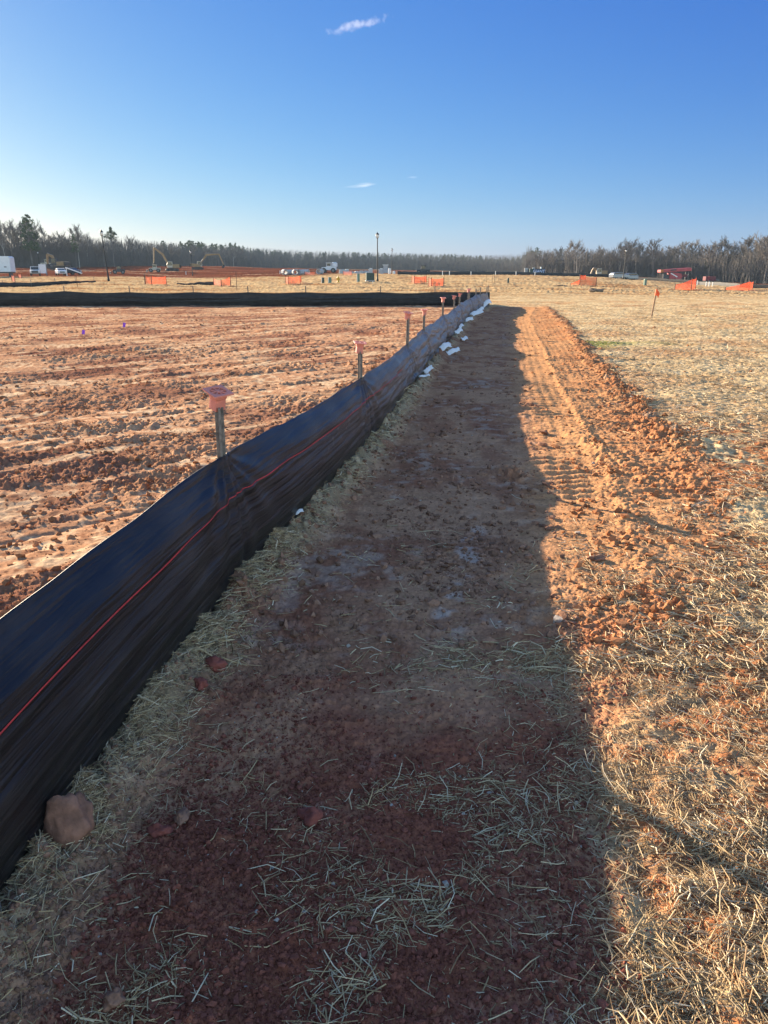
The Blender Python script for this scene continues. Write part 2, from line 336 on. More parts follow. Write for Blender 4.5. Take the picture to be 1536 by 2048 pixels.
def tint_mat(name, rough, nscale=40, amt=.2, bump=.0, bdist=.01, trans=0.0, spec=.3):
    m = bpy.data.materials.new(name); m.use_nodes = True; nt = m.node_tree; b = nt.nodes['Principled BSDF']
    at = nt.nodes.new('ShaderNodeAttribute'); at.attribute_name = 'tint'
    tc = nt.nodes.new('ShaderNodeTexCoord'); n = nt.nodes.new('ShaderNodeTexNoise'); n.inputs['Scale'].default_value = nscale; n.inputs['Detail'].default_value = 8; n.inputs['Roughness'].default_value = .65
    nt.links.new(tc.outputs['Object'], n.inputs['Vector'])
    r = nt.nodes.new('ShaderNodeMapRange'); r.inputs['From Min'].default_value = .3; r.inputs['From Max'].default_value = .7; r.inputs['To Min'].default_value = 1 - amt; r.inputs['To Max'].default_value = 1 + amt
    nt.links.new(n.outputs['Fac'], r.inputs['Value'])
    v = nt.nodes.new('ShaderNodeVectorMath'); v.operation = 'SCALE'; nt.links.new(at.outputs['Color'], v.inputs[0]); nt.links.new(r.outputs[0], v.inputs['Scale'])
    nt.links.new(v.outputs[0], b.inputs['Base Color']); b.inputs['Roughness'].default_value = rough; b.inputs['Specular IOR Level'].default_value = spec
    if bump:
        bp = nt.nodes.new('ShaderNodeBump'); bp.inputs['Strength'].default_value = bump; bp.inputs['Distance'].default_value = bdist
        nt.links.new(n.outputs['Fac'], bp.inputs['Height'])
        n2_ = nt.nodes.new('ShaderNodeTexNoise'); n2_.inputs['Scale'].default_value = nscale * 5; n2_.inputs['Detail'].default_value = 5; nt.links.new(tc.outputs['Object'], n2_.inputs['Vector'])
        b2 = nt.nodes.new('ShaderNodeBump'); b2.inputs['Strength'].default_value = bump; b2.inputs['Distance'].default_value = bdist * .3; nt.links.new(n2_.outputs['Fac'], b2.inputs['Height']); nt.links.new(bp.outputs[0], b2.inputs['Normal']); nt.links.new(b2.outputs[0], b.inputs['Normal'])
    if trans:
        tr = nt.nodes.new('ShaderNodeBsdfTranslucent'); nt.links.new(v.outputs[0], tr.inputs['Color'])
        ms = nt.nodes.new('ShaderNodeMixShader'); ms.inputs[0].default_value = trans
        nt.links.new(b.outputs[0], ms.inputs[1]); nt.links.new(tr.outputs[0], ms.inputs[2]); nt.links.new(ms.outputs[0], nt.nodes['Material Output'].inputs['Surface'])
    return m
M_ground = tint_mat('soil', 1.0, 55, .22, .55, .012, spec=0.0)
ground = np_mesh('ground', np.stack([gx, gy, z], -1), Q, M_ground, col, smooth=True)
tag(ground, kind='structure')
del GX, GY, z, c1, c2, c3, n1, n2, n3, n4, col, fieldc, pathc, bermc, dirtc

# ------------------------------------------------------------------ loose soil lumps
def ico():
    bm = bmesh.new(); bmesh.ops.create_icosphere(bm, subdivisions=1, radius=1)
    v = np.array([v.co[:] for v in bm.verts]); f = np.array([[q.index for q in f.verts] for f in bm.faces]); bm.free(); return v, f
IV, IF = ico()
OV = np.array([(1, 0, 0), (0, 1, 0), (-1, 0, 0), (0, -1, 0), (0, 0, 1), (0, 0, -1.)]); OF = np.array([(0, 1, 4), (1, 2, 4), (2, 3, 4), (3, 0, 4), (1, 0, 5), (2, 1, 5), (3, 2, 5), (0, 3, 5)])
def lumps(n, ylo, yhi, wfun, smin, smax, power, seed, IV=IV, IF=IF):
    if smax < .005: IV, IF = OV, OF
    m = len(IV)
    r = np.random.RandomState(seed)
    n = int(n * 1.25); y = ylo * (yhi / ylo) ** r.rand(n); x = (r.rand(n) * 2 - 1) * .78 * (.95 * y + .6)
    k = r.rand(n) < wfun(x, y); x = x[k]; y = y[k]; n = len(x)
    sz = (smin + (smax - smin) * r.rand(n) ** power)
    zz = H(x, y)
    jit = 1 + .5 * (r.rand(n, m, 1) - .5) * 2; ax = .7 + .6 * r.rand(n, 1, 3); ax[:, :, 2] *= .8
    V = IV[None] * jit * ax * sz[:, None, None]
    an = r.rand(n) * 6.28; ca, sa = np.cos(an)[:, None], np.sin(an)[:, None]
    V = np.stack([V[..., 0] * ca - V[..., 1] * sa, V[..., 0] * sa + V[..., 1] * ca, V[..., 2]], -1)
    V += np.stack([x, y, zz + sz * .25], -1)[:, None, :]
    Fc = (IF[None] + (np.arange(n) * m)[:, None, None]).reshape(-1, 3)
    return V.reshape(-1, 3), Fc, x, y, r
def w_lump(x, y):
    s, e, pad, berm, field, path, t = zones(x, y)
    cl = sstep(-.1, .5, fbm(x * 1.3, y * 1.3, 3, 300))
    a = (x * 0.70 + y * 0.71); b = (-x * 0.71 + y * 0.70); sm = sstep(.03, .24, fbm(a * .33, b * 1.7, 3, 50) + .35 * pn(a * .5, b * 5.5, 53) - .04)
    w = pad * (1 - .8 * sm) * (.25 + .55 * cl) + path * (.40 * cl + .12 + .15 * sstep(2.3, 3, s) + .5 * sstep(2.6, 1.8, y)) + berm * .6 + np.exp(-((t + .12) / .2) ** 2) * sstep(6, 7.5, y) * .8 + field * .06
    return w * (y < 38)
Vs, Fs, Cs = [], [], []; off = 0
for (n, a0, a1, s0, s1, p, sd) in ((60000, 1.1, 9, .0018, .010, 2.6, 1), (70000, 3, 36, .005, .026, 2.8, 2), (1500, 6, 36, .02, .045, 2.5, 3), (230000, 1.08, 5, .0009, .0049, 1.9, 4)):
    V, Fc, x, y, r = lumps(n, a0, a1, w_lump, s0, s1, p, sd)
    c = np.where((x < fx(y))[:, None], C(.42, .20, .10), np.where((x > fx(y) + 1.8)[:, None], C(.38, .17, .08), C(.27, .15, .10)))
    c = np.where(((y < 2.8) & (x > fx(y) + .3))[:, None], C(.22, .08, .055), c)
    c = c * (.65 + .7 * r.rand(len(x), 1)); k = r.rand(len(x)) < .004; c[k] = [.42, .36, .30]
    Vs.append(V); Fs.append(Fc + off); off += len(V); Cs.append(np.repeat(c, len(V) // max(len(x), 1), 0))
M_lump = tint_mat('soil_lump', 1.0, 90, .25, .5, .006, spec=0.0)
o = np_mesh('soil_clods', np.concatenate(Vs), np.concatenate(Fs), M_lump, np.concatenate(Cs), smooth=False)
tag(o, 'loose crumbs of red clay scattered over the bare ground', 'soil', kind='stuff')

# ------------------------------------------------------------------ straw
def stalks(x, y, z, L, w, az, tilt, c, r, curved=True):
    n = len(x); d = np.stack([np.cos(az) * np.cos(tilt), np.sin(az) * np.cos(tilt), np.sin(tilt)], -1)
    sd = np.stack([-np.sin(az), np.cos(az), np.zeros(n)], -1); up = np.cross(d, sd)
    up = np.where(up[:, 2:] < 0, -up, up); p = np.stack([x, y, z], -1)
    ts = (-.5, 0, .5) if curved else (-.5, .5); rings = []
    bend = (r.rand(n, 1) - .35) * .14 * L[:, None]; side = r.normal(0, .09, (n, 1)) * L[:, None]
    for tt in ts:
        q = p + d * (tt * L)[:, None] + (up * bend + sd * side) * (1 - 4 * tt * tt)
        ww = w[:, None] * (1 if tt < .4 else .75)
        rings.append(np.stack([q - sd * ww / 2, q + up * ww * .55, q + sd * ww / 2], 1))
    V = np.concatenate(rings, 1); m = V.shape[1]; f = []
    for k in range(len(ts) - 1):
        for j in range(3): f.append([k * 3 + j, k * 3 + (j + 1) % 3, (k + 1) * 3 + (j + 1) % 3, (k + 1) * 3 + j])
    Fq = (np.array(f)[None] + (np.arange(n) * m)[:, None, None]).reshape(-1, 4)
    return V.reshape(-1, 3), Fq, np.repeat(c, m, 0)
def w_straw(x, y):
    s, e, pad, berm, field, path, t = zones(x, y)
    cl = fbm(x * 2.3, y * 2.3, 3, 330); cl2 = fbm(x * .8, y * .8, 3, 335)
    w = field * (.65 + .55 * cl) * sstep(-.9, -.25, cl2 + .25)
    w = w * (1 - .55 * sstep(8.6, 7.4, y) * sstep(5.5, 6.6, y) * sstep(1.2, .2, t))
    nb = sstep(3.1, 2.2, y) * sstep(-.50, .45, x - .45 + .35 * cl2)       # strewn path in the foreground
    w = np.maximum(w, path * nb * sstep(-.35, .25, x - .35) * (.07 + .17 * sstep(.0, .6, cl)) + path * nb * .05)
    w = np.maximum(w, berm * (.30 + .7 * sstep(-.1, .4, cl)) * sstep(16, 8, y))
    lf = sstep(1.9, 1.5, y) * sstep(.7, .35, s) * (s > 0); w = np.maximum(w, lf * (.05 + .6 * sstep(.0, .4, cl)))
    w = np.maximum(w, path * (.015 + .06 * sstep(.2, .5, cl)) * sstep(6, 3.5, y))
    w = np.maximum(w, path * .5 * sstep(1.4, .0, e - x) * sstep(6.2, 4.6, y) * sstep(-.2, .4, cl))
    w = np.maximum(w, sstep(.55, .1, np.abs(t)) * .35 * sstep(0, .4, cl) * (s > 1))
    return np.clip(w, 0, 1) * (s > .03)
def straw_set(n, y0, y1, Lr, wr_, seed, curved, lift):
    r = np.random.RandomState(seed); n = int(n * (1 if seed == 5 else 1.32)); y = y0 * (y1 / y0) ** r.rand(n); x = (-.62 + 1.75 * r.rand(n)) * (.95 * y + .6)
    if seed == 5: x = fx(y) + .06 + .34 * r.rand(n) ** 1.4          # tufts along the fence foot
    wgt = w_straw(x, y); k = r.rand(n) < wgt; x, y, wgt = x[k], y[k], wgt[k]; n = len(x)
    L = Lr[0] + (Lr[1] - Lr[0]) * r.rand(n) ** 3.0; w = wr_[0] + (wr_[1] - wr_[0]) * r.rand(n) ** 1.5
    az = r.rand(n) * math.pi * 2
    tilt = r.normal(0, .16, n); z = H(x, y) + w * .5 + np.abs(np.sin(tilt)) * L * .38 + lift * r.rand(n) * wgt ** 2
    base = np.array([[.62, .49, .30], [.48, .34, .18], [.27, .18, .10], [.74, .64, .46], [.44, .34, .19]])
    c = base[r.choice(5, n, p=[.30, .27, .22, .10, .11])] * (.85 + .5 * r.rand(n, 1))
    return stalks(x, y, z, L, w, az, tilt, c, r, curved)
parts = [straw_set(135000, 1.08, 4.2, (.010, .115), (.0009, .0038), 1, True, .020),
         straw_set(95000, 2.8, 9.0, (.02, .15), (.0025, .0065), 2, True, .022),
         straw_set(110000, 7.0, 40, (.05, .22), (.004, .011), 3, False, .03)]
# fine chaff under the stalks
parts.append(straw_set(80000, 1.08, 6.0, (.006, .04), (.0008, .0022), 4, False, .008))
parts.append(straw_set(34000, 1.5, 12, (.02, .09), (.0010, .003), 5, True, .03))
off = 0; Vs, Fs, Cs = [], [], []
for V, Fq, c in parts: Vs.append(V); Fs.append(Fq + off); Cs.append(c); off += len(V)
M_straw = tint_mat('dry_straw', .7, 30, .12, trans=.18, spec=.15)
o = np_mesh('straw', np.concatenate(Vs), np.concatenate(Fs), M_straw, np.concatenate(Cs))
tag(o, 'dry pale straw mulch strewn over the field and the path edge', 'straw', kind='stuff')

# ------------------------------------------------------------------ silt fences
def fabric_mat(name, dusty):
    m = bpy.data.materials.new(name); m.use_nodes = True; nt = m.node_tree; b = nt.nodes['Principled BSDF']; L = nt.links
    at = nt.nodes.new('ShaderNodeAttribute'); at.attribute_name = 'tint'; sp = nt.nodes.new('ShaderNodeSeparateColor'); L.new(at.outputs['Color'], sp.inputs[0])
    cb = nt.nodes.new('ShaderNodeCombineXYZ'); L.new(sp.outputs[0], cb.inputs[0]); L.new(sp.outputs[1], cb.inputs[1])   # metres along, metres up
    def noise(sx, sy, sc, d=6):
        mp = nt.nodes.new('ShaderNodeMapping'); mp.inputs['Scale'].default_value = (sx, sy, 1); L.new(cb.outputs[0], mp.inputs[0])
        n = nt.nodes.new('ShaderNodeTexNoise'); n.inputs['Scale'].default_value = sc; n.inputs['Detail'].default_value = d; L.new(mp.outputs[0], n.inputs['Vector']); return n
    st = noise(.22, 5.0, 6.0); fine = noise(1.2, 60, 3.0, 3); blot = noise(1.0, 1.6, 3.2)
    # dust: streaky film; third channel adds its amount plus painted pinhole sunlight
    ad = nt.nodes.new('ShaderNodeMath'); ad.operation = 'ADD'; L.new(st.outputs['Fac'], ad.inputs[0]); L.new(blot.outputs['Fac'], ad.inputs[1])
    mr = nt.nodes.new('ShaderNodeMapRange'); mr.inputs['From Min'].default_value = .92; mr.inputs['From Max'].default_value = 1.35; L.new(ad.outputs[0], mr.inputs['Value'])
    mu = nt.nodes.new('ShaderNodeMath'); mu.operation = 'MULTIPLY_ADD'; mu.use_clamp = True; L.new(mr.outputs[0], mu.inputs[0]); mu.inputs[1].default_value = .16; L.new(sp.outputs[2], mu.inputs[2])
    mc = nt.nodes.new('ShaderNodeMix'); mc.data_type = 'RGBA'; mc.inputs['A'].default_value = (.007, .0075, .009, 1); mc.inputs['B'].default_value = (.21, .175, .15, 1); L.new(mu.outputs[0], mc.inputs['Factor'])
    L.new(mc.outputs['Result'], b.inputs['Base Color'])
    rr = nt.nodes.new('ShaderNodeMapRange'); rr.inputs['To Min'].default_value = .24; rr.inputs['To Max'].default_value = .55; L.new(st.outputs['Fac'], rr.inputs['Value']); L.new(rr.outputs[0], b.inputs['Roughness'])
    b.inputs['Specular IOR Level'].default_value = .42
    bp = nt.nodes.new('ShaderNodeBump'); bp.inputs['Strength'].default_value = .9; bp.inputs['Distance'].default_value = .02; L.new(st.outputs['Fac'], bp.inputs['Height'])
    bp2 = nt.nodes.new('ShaderNodeBump'); bp2.inputs['Strength'].default_value = .35; bp2.inputs['Distance'].default_value = .003; L.new(fine.outputs['Fac'], bp2.inputs['Height']); L.new(bp.outputs[0], bp2.inputs['Normal'])
    L.new(bp2.outputs[0], b.inputs['Normal'])
    tr = nt.nodes.new('ShaderNodeBsdfTranslucent'); ms = nt.nodes.new('ShaderNodeMixShader'); ms.inputs[0].default_value = .03
    tr.inputs['Color'].default_value = (.08, .065, .06, 1)
    L.new(b.outputs[0], ms.inputs[1]); L.new(tr.outputs[0], ms.inputs[2]); L.new(ms.outputs[0], nt.nodes['Material Output'].inputs['Surface'])
    return m
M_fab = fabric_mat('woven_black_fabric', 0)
M_stripe = mat('red_thread', (.55, .05, .05), .7, noise=.3, scale=120)
M_post = mat('weathered_steel', (.20, .175, .15), .75, .1, .45, 30, .4)
M_cap = mat('faded_orange_plastic', (.70, .25, .19), .5, 0, .10, 12)

def fence_strip(name, pts, top, base, nu_per_m, nv, prof, parent, dust_and_glints, wr=1.0, seed=0, thick=.004):
    """fabric wall through the polyline pts (x,y arrays); top(u), base(u): heights over the ground; prof(u,v): sideways bulge"""
    px, py = pts; seg = np.hypot(np.diff(px), np.diff(py)); cum = np.concatenate([[0], np.cumsum(seg)])
    n = nu_per_m if isinstance(nu_per_m, np.ndarray) else np.linspace(0, cum[-1], int(cum[-1] * nu_per_m) + 2)
    X = np.interp(n, cum, px); Y = np.interp(n, cum, py); dx = np.gradient(X, n); dy = np.gradient(Y, n); l = np.hypot(dx, dy); nx, ny = dy / l, -dx / l
    V = np.linspace(0, 1, nv); U2, V2 = np.meshgrid(n, V, indexing='ij')
    g = H(X, Y, True) if len(X) < 60000 else 0
    T = top(n, X, Y)[:, None]; B = base(n, X, Y)[:, None]; of = prof(U2, V2, X, Y)
    P = np.stack([X[:, None] + nx[:, None] * of, Y[:, None] + ny[:, None] * of, B + (T - B) * V2], -1)
    idx = np.arange(len(n) * nv).reshape(len(n), nv); q = np.stack([idx[:-1, :-1], idx[1:, :-1], idx[1:, 1:], idx[:-1, 1:]], -1).reshape(-1, 4)
    c = np.stack([U2, V2 * (T - B), dust_and_glints(U2, V2, Y)], -1).reshape(-1, 3)
    o = np_mesh(name, P.reshape(-1, 3), q, M_fab, c, smooth=True, parent=parent)
    md = o.modifiers.new('thickness', 'SOLIDIFY'); md.thickness = thick; md.offset = 0
    return o, P, n

# the long fence beside the path -----------------
PY = [-5.8, -2.6, 0.45, 3.73, 7.04, 10.83, 13.21, 17.29, 21.14, 23.19, 28.39, 29.33, 31.55, 33.04]
PT = [.68, .68, .70, .715, .67, .64, .70, .69, .66, .73, .68, .69, .76, .74]
CAPZ = [1.0, 1.0, 1.02, 1.04, .99, 1.07, 1.0, 1.07, 1.0, 1.01, 1.01, 1.02, 1.06, 1.08]
fence = empty('silt_fence', (0, 0, 0), 0, 'long black silt fence sagging beside the shaded dirt path, topped by capped posts', 'fence')
yv = np.concatenate([np.arange(-8, 8, .02), np.arange(8, 41.0, .05)])
def topz(n, X, Y):
    z0 = np.interp(Y, PY + [36, 39, 41], PT + [.70, .66, .5]); ph = np.interp(Y, PY, np.arange(len(PY))) % 1
    sag = .035 * np.sin(np.pi * ph) ** .8 + .03 * np.clip(pn(Y * .55, Y * 0 + 3, 401), -1, 1) * sstep(8, 14, Y)
    return z0 - sag + .008 * pn(Y * 2.3, Y * 0, 400) - .25 * sstep(39.2, 41, Y)
def bulge(U, V, X, Y):
    ph = (np.interp(Y, PY, np.arange(len(PY))) % 1)[:, None]; far = sstep(5.5, 12, Y)[:, None]
    b = .085 * np.sin(np.pi * np.clip(V, 0, 1) ** .8) * (.55 + .45 * np.sin(np.pi * ph) ** .7) + .02 * (1 - V)
    b = b + (.010 + .022 * far) * pn(U * .8, V * 7 + .4 * pn(U * .5, V, 411), 410) * np.sin(np.pi * V) ** .5
    b = b + (.004 + .014 * far) * pn(U * 2.2, V * 16, 412) + .02 * far * pn(U * 1.3, V * 3, 413)
    pin = np.exp(-(np.minimum(ph, 1 - ph) / .05) ** 2) * V ** 2; b = b - .012 * pin - .050 * sstep(.80, 1.0, V) * (1 - pin)
    # pull lines fanning from the post ties
    dpo = np.minimum(ph, 1 - ph) * 3.3; b = b + .010 * np.sin(np.arctan2(dpo, 1.02 - V) * 14) * np.exp(-dpo / .6) * (V > .2)
    return b
def dust_and_glints(U, V, Y):
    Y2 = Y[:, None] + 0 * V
    return np.clip(.02 + .85 * sstep(4.5, 14, Y2) * sstep(.12, .6, V + .12 * pn(U * 1.2, V * 3, 415)) + .12 * sstep(.35, .0, V) * 0+ .55 * (pn(U * 9, V * 34, 418) > .62) * sstep(4.6, 6, Y2) * sstep(.35, .5, V) * sstep(.85, .7, V), 0, 1)  # last term paints sunlight through pinholes as pale specks
fab, FPn, fn_ = fence_strip('fabric', (fx(yv) + .0 * yv, yv), topz, lambda n, X, Y: 0 * n - .02, 50, 46, bulge, fence, dust_and_glints)
# red thread woven along it
V = []; NV = FPn.shape[1]; k = .725 * (NV - 1); k0 = int(k); P = FPn[:, k0] * (1 - (k - k0)) + FPn[:, k0 + 1] * (k - k0)
up = FPn[:, k0 + 2] - FPn[:, k0 - 2]; up /= np.linalg.norm(up, axis=1)[:, None]; tg = np.gradient(P, axis=0); tg /= np.linalg.norm(tg, axis=1)[:, None]
nn = np.cross(tg, up); nn = np.where(nn[:, :1] < 0, -nn, nn); k = P[:, 1] < 9.5; P, up, nn = P[k] + nn[k] * .0045, up[k], nn[k]; wv = (.0028 * (1 + .4 * pn(P[:, 1] * 3, P[:, 1] * 0, 430)))[:, None]
VV = np.stack([P - up * wv, P + nn * .0012, P + up * wv, P - nn * .0012], 1); m = len(P); q = []
for j in range(4): a = np.arange(m - 1) * 4; q.append(np.stack([a + j, a + (j + 1) % 4, a + 4 + (j + 1) % 4, a + 4 + j], -1))
o = np_mesh('red_stripe', VV.reshape(-1, 3), np.concatenate(q), M_stripe, parent=fab); o['label'] = 'red thread woven along the black fabric'

def post_mb(zt, w=.044, z0=-.25):
    mb = MB(); mb.box((0, 0, (zt + z0) / 2), (w, .006, zt - z0)); mb.box((0, -.0175, (zt + z0) / 2), (.012, .034, zt - z0))
    for i in range(int((zt - .3) / .055)): mb.box((0, .0065, .3 + i * .055), (.02, .008, .012))
    return mb
def cap_mb(k=1.0):
    mb = MB(); S = .056 * k; r = .041 * k; n = 32; t0, t1 = -.004, .005; vs_ = []; 
    for z_ in (t1, t0):
        for ring in (0, 1):
            for i in range(n):
                a = 2 * math.pi * i / n + math.pi / 4; c_, s_ = math.cos(a), math.sin(a); q = S / max(abs(c_), abs(s_)) if ring else r
                vs_.append((c_ * q, s_ * q, z_))
    fs = []
    for i in range(n):
        j = (i + 1) % n
        fs += [(i, n + i, n + j, j), (2 * n + j, 3 * n + j, 3 * n + i, 2 * n + i), (n + i, 3 * n + i, 3 * n + j, n + j), (j, 2 * n + j, 2 * n + i, i)]
    mb.add(vs_, fs)
    for i in range(4): mb.box((0, 0, .001), (r * 2.02, .006 * k, .006), rz=i * math.pi / 4)
    mb.lathe([(.011 * k, -.004), (.011 * k, .0055)], 12)
    mb.lathe([(.044 * k, -.007), (.044 * k, -.0042)], 24)
    prof = [(.031, -.094), (.032, -.088), (.031, -.036), (.035, -.026), (.038, -.0072)]
    vs_ = []
    for r_, z_ in prof:
        for i in range(16):
            a = 2 * math.pi * i / 16; c_, s_ = math.cos(a), math.sin(a); q = r_ * k / max(abs(c_), abs(s_)) ** .75; vs_.append((c_ * q, s_ * q, z_ * k))
    fs = [(j * 16 + i, j * 16 + (i + 1) % 16, (j + 1) * 16 + (i + 1) % 16, (j + 1) * 16 + i) for j in range(4) for i in range(16)] + [tuple(range(15, -1, -1))]
    mb.add(vs_, fs); return mb
rr = random.Random(3)
for i, (y, tz, cz) in enumerate(zip(PY, PT, CAPZ)):
    x = float(fx(y)) - .035; g = 0
    p = post_mb(cz - .082).build('post', M_post, fence); p.location = (x, y, g); p.rotation_euler = (rr.uniform(-.02, .02), rr.uniform(-.025, .025), R(10) + rr.uniform(-.2, .2))
    if i < 12:
        c = cap_mb().build('safety_cap', M_cap, p, bevel=.0012); c.location = (0, 0, cz - .004); c.rotation_euler = ((.30 if i == 3 else rr.uniform(.10, .22)), rr.uniform(-.10, .12), (.55 if i == 3 else rr.uniform(-.5, .8)))
for (x, y, cz) in ((5.0, 38.0, .95), (5.25, 39.4, .98)):
    p = post_mb(cz).build('post', M_post, fence); p.location = (x, y, 0)
# ties behind the fence
M_cord = mat('grey_cord', (.16, .13, .11), .8)
def cord(pts, r, label):
    mb = MB(); mb.path(pts, r, 5); o = mb.build('cord', M_cord); tag(o, label, 'cord', None); return o
cord([(-1.9, 2.72, .06), (-1.5, 2.62, .20), (-1.25, 2.40, .42), (-1.09, 2.22, .665)], .004, 'thin grey cord tied to the near end of the black fence')
cord([(-1.05, 8.3, .05), (-.7, 7.75, .26), (-.45, 7.3, .5), (-.27, 7.06, .655)], .005, 'thin grey cord running back from the second capped post')

# crossing fence -----------------
cross = empty('silt_fence', (-8, PADY, 0), 0, 'dark silt fence stretched straight across the far end of the clay lot', 'fence')
cxs = np.arange(-34, 5.35, .05); cys = PADY + .15 * np.sin(cxs * .13) - .25 * sstep(-12, -26, cxs)
CPX = [-31.6, -28.6, -25.5, -22.2, -19.2, -15.9, -12.65, -9.5, -6.75, -3.9, -.2, 2.55]
def ctop(n, X, Y):
    ph = np.interp(X, CPX, np.arange(len(CPX))) % 1; return .665 - .045 * np.sin(np.pi * ph) + .02 * pn(X * .5, X * 0, 440) + .05 * np.exp(-((X + 15.9) / 1.5) ** 2)
def cb(U, V, X, Y): return .04 * np.sin(np.pi * V) + .018 * pn(U * .35, V * 7, 441) + .012 * pn(U * 3.5, V * 1.5, 442)
o, _, _ = fence_strip('fabric', (cxs + 8, cys - PADY), lambda n, X, Y: ctop(n, X - 8, Y), lambda n, X, Y: 0 * n - .03, 12, 18, cb, cross, lambda U, V, Y: 0 * U + .0)
for x in CPX:
    p = post_mb(.96, .045).build('post', M_post, cross); p.location = (x + 8, .06 + .15 * math.sin(x * .13) - .25 * float(sstep(-12, -26, np.array(x))), 0); p.rotation_euler = (0, rr.uniform(-.05, .05), rr.uniform(-1, 1))

# ------------------------------------------------------------------ placing by sight line on to the terrain
_d = 40 * 1.004 ** np.arange(800)
def spot(px, row=None, d=None):
    if d is None:
        X = (px - CX) / 1574.0 * _d; zz = H(X, _d); rows = YH + 1574 * (CAMH - zz) / _d
        i = int(np.argmax(rows <= row)); d = _d[i]
    X = (px - CX) / 1574.0 * d
    return float(X), float(d), Hs(X, d)

def far_fence(pts, h0, h1, label, ptop=.25, sp=3.0, step=.5):
    P = [spot(p, d=dd) for p, dd in pts]; xs = np.array([p[0] for p in P]); yz = np.array([p[1] for p in P]); L = np.concatenate([[0], np.cumsum(np.hypot(np.diff(xs), np.diff(yz)))])
    n = np.arange(0, L[-1], step); X = np.interp(n, L, xs); Y = np.interp(n, L, yz)
    r = empty('silt_fence', P[0], 0, label, 'fence'); G = H(X, Y); hh = np.interp(n, [0, L[-1]], [h0, h1]) + .05 * pn(n * .3, n * 0, 450)
    V = []; Fq = []; 
    for i in range(len(n)):
        for dy, k in ((0, 0), (.05, .5), (0, 1), (-.03, 1), (-.03, 0)): V.append((X[i] - P[0][0], Y[i] - P[0][1] - dy, G[i] - P[0][2] - .05 + (hh[i] + .05) * k))
    for i in range(len(n) - 1):
        for j in range(5): Fq.append((i * 5 + j, i * 5 + (j + 1) % 5, i * 5 + 5 + (j + 1) % 5, i * 5 + 5 + j))
    mb = MB(); mb.add(V, Fq); mb.build('fabric', M_fabfar, r)
    for s_ in np.arange(.2, L[-1], sp):
        x = float(np.interp(s_, L, xs)); y = float(np.interp(s_, L, yz)); mb = MB(); mb.box((0, 0, .4 * (h0 + ptop)), (.05, .03, (h0 + ptop) * 1.1)); o = mb.build('post', M_post, r); o.location = (x - P[0][0], y - P[0][1] + .05, Hs(x, y) - P[0][2])
    return r
M_fabfar = mat('black_fabric', (.012, .013, .017), .55, noise=.4, scale=1.5, bump=.5)
far_fence([(-60, 88), (0, 90), (60, 91), (120, 94), (190, 99)], .60, .22, 'low black silt fence across the straw behind the crossing fence, below the white trailer')
far_fence([(352, 101), (395, 99), (428, 97)], .10, .42, 'short black silt fence wedge beside an orange net panel', sp=9)
far_fence([(795, 185), (900, 190), (1000, 196), (1100, 200), (1180, 204), (1260, 200), (1320, 192), (1400, 182), (1480, 165), (1560, 158), (1640, 155)], .75, .75, 'long black silt fence along the far edge of the straw field under the bare trees', sp=6, step=1.0)

# ------------------------------------------------------------------ orange safety nets
def net_mat():
    m = mat('orange_net', (.72, .17, .08), .6, noise=.1); nt = m.node_tree; b = nt.nodes['Principled BSDF']; L = nt.links
    tc = nt.nodes.new('ShaderNodeTexCoord'); outs = []
    sx = nt.nodes.new('ShaderNodeSeparateXYZ'); L.new(tc.outputs['Object'], sx.inputs[0]); 
    tr = nt.nodes.new('ShaderNodeBsdfTransparent'); ms = nt.nodes.new('ShaderNodeMixShader')
    fr = []
    for ax in (0, 2):
        a = nt.nodes.new('ShaderNodeMath'); a.operation = 'MULTIPLY'; a.inputs[1].default_value = 11; L.new(sx.outputs[ax], a.inputs[0])
        f_ = nt.nodes.new('ShaderNodeMath'); f_.operation = 'FRACT'; L.new(a.outputs[0], f_.inputs[0])
        g = nt.nodes.new('ShaderNodeMath'); g.operation = 'LESS_THAN'; g.inputs[1].default_value = .31; L.new(f_.outputs[0], g.inputs[0]); fr.append(g)
    mxx = nt.nodes.new('ShaderNodeMath'); mxx.operation = 'MAXIMUM'; L.new(fr[0].outputs[0], mxx.inputs[0]); L.new(fr[1].outputs[0], mxx.inputs[1])
    tl = nt.nodes.new('ShaderNodeBsdfTranslucent'); tl.inputs['Color'].default_value = (1.0, .22, .08, 1); m2 = nt.nodes.new('ShaderNodeMixShader'); m2.inputs[0].default_value = .5
    L.new(b.outputs[0], m2.inputs[1]); L.new(tl.outputs[0], m2.inputs[2])
    L.new(mxx.outputs[0], ms.inputs[0]); L.new(tr.outputs[0], ms.inputs[1]); L.new(m2.outputs[0], ms.inputs[2]); L.new(ms.outputs[0], nt.nodes['Material Output'].inputs['Surface'])
    return m
M_net = net_mat(); M_stake = mat('pale_wood_stake', (.36, .22, .13), .85, noise=.3, scale=15); M_dpost = mat('dark_stake', (.10, .06, .04), .8)
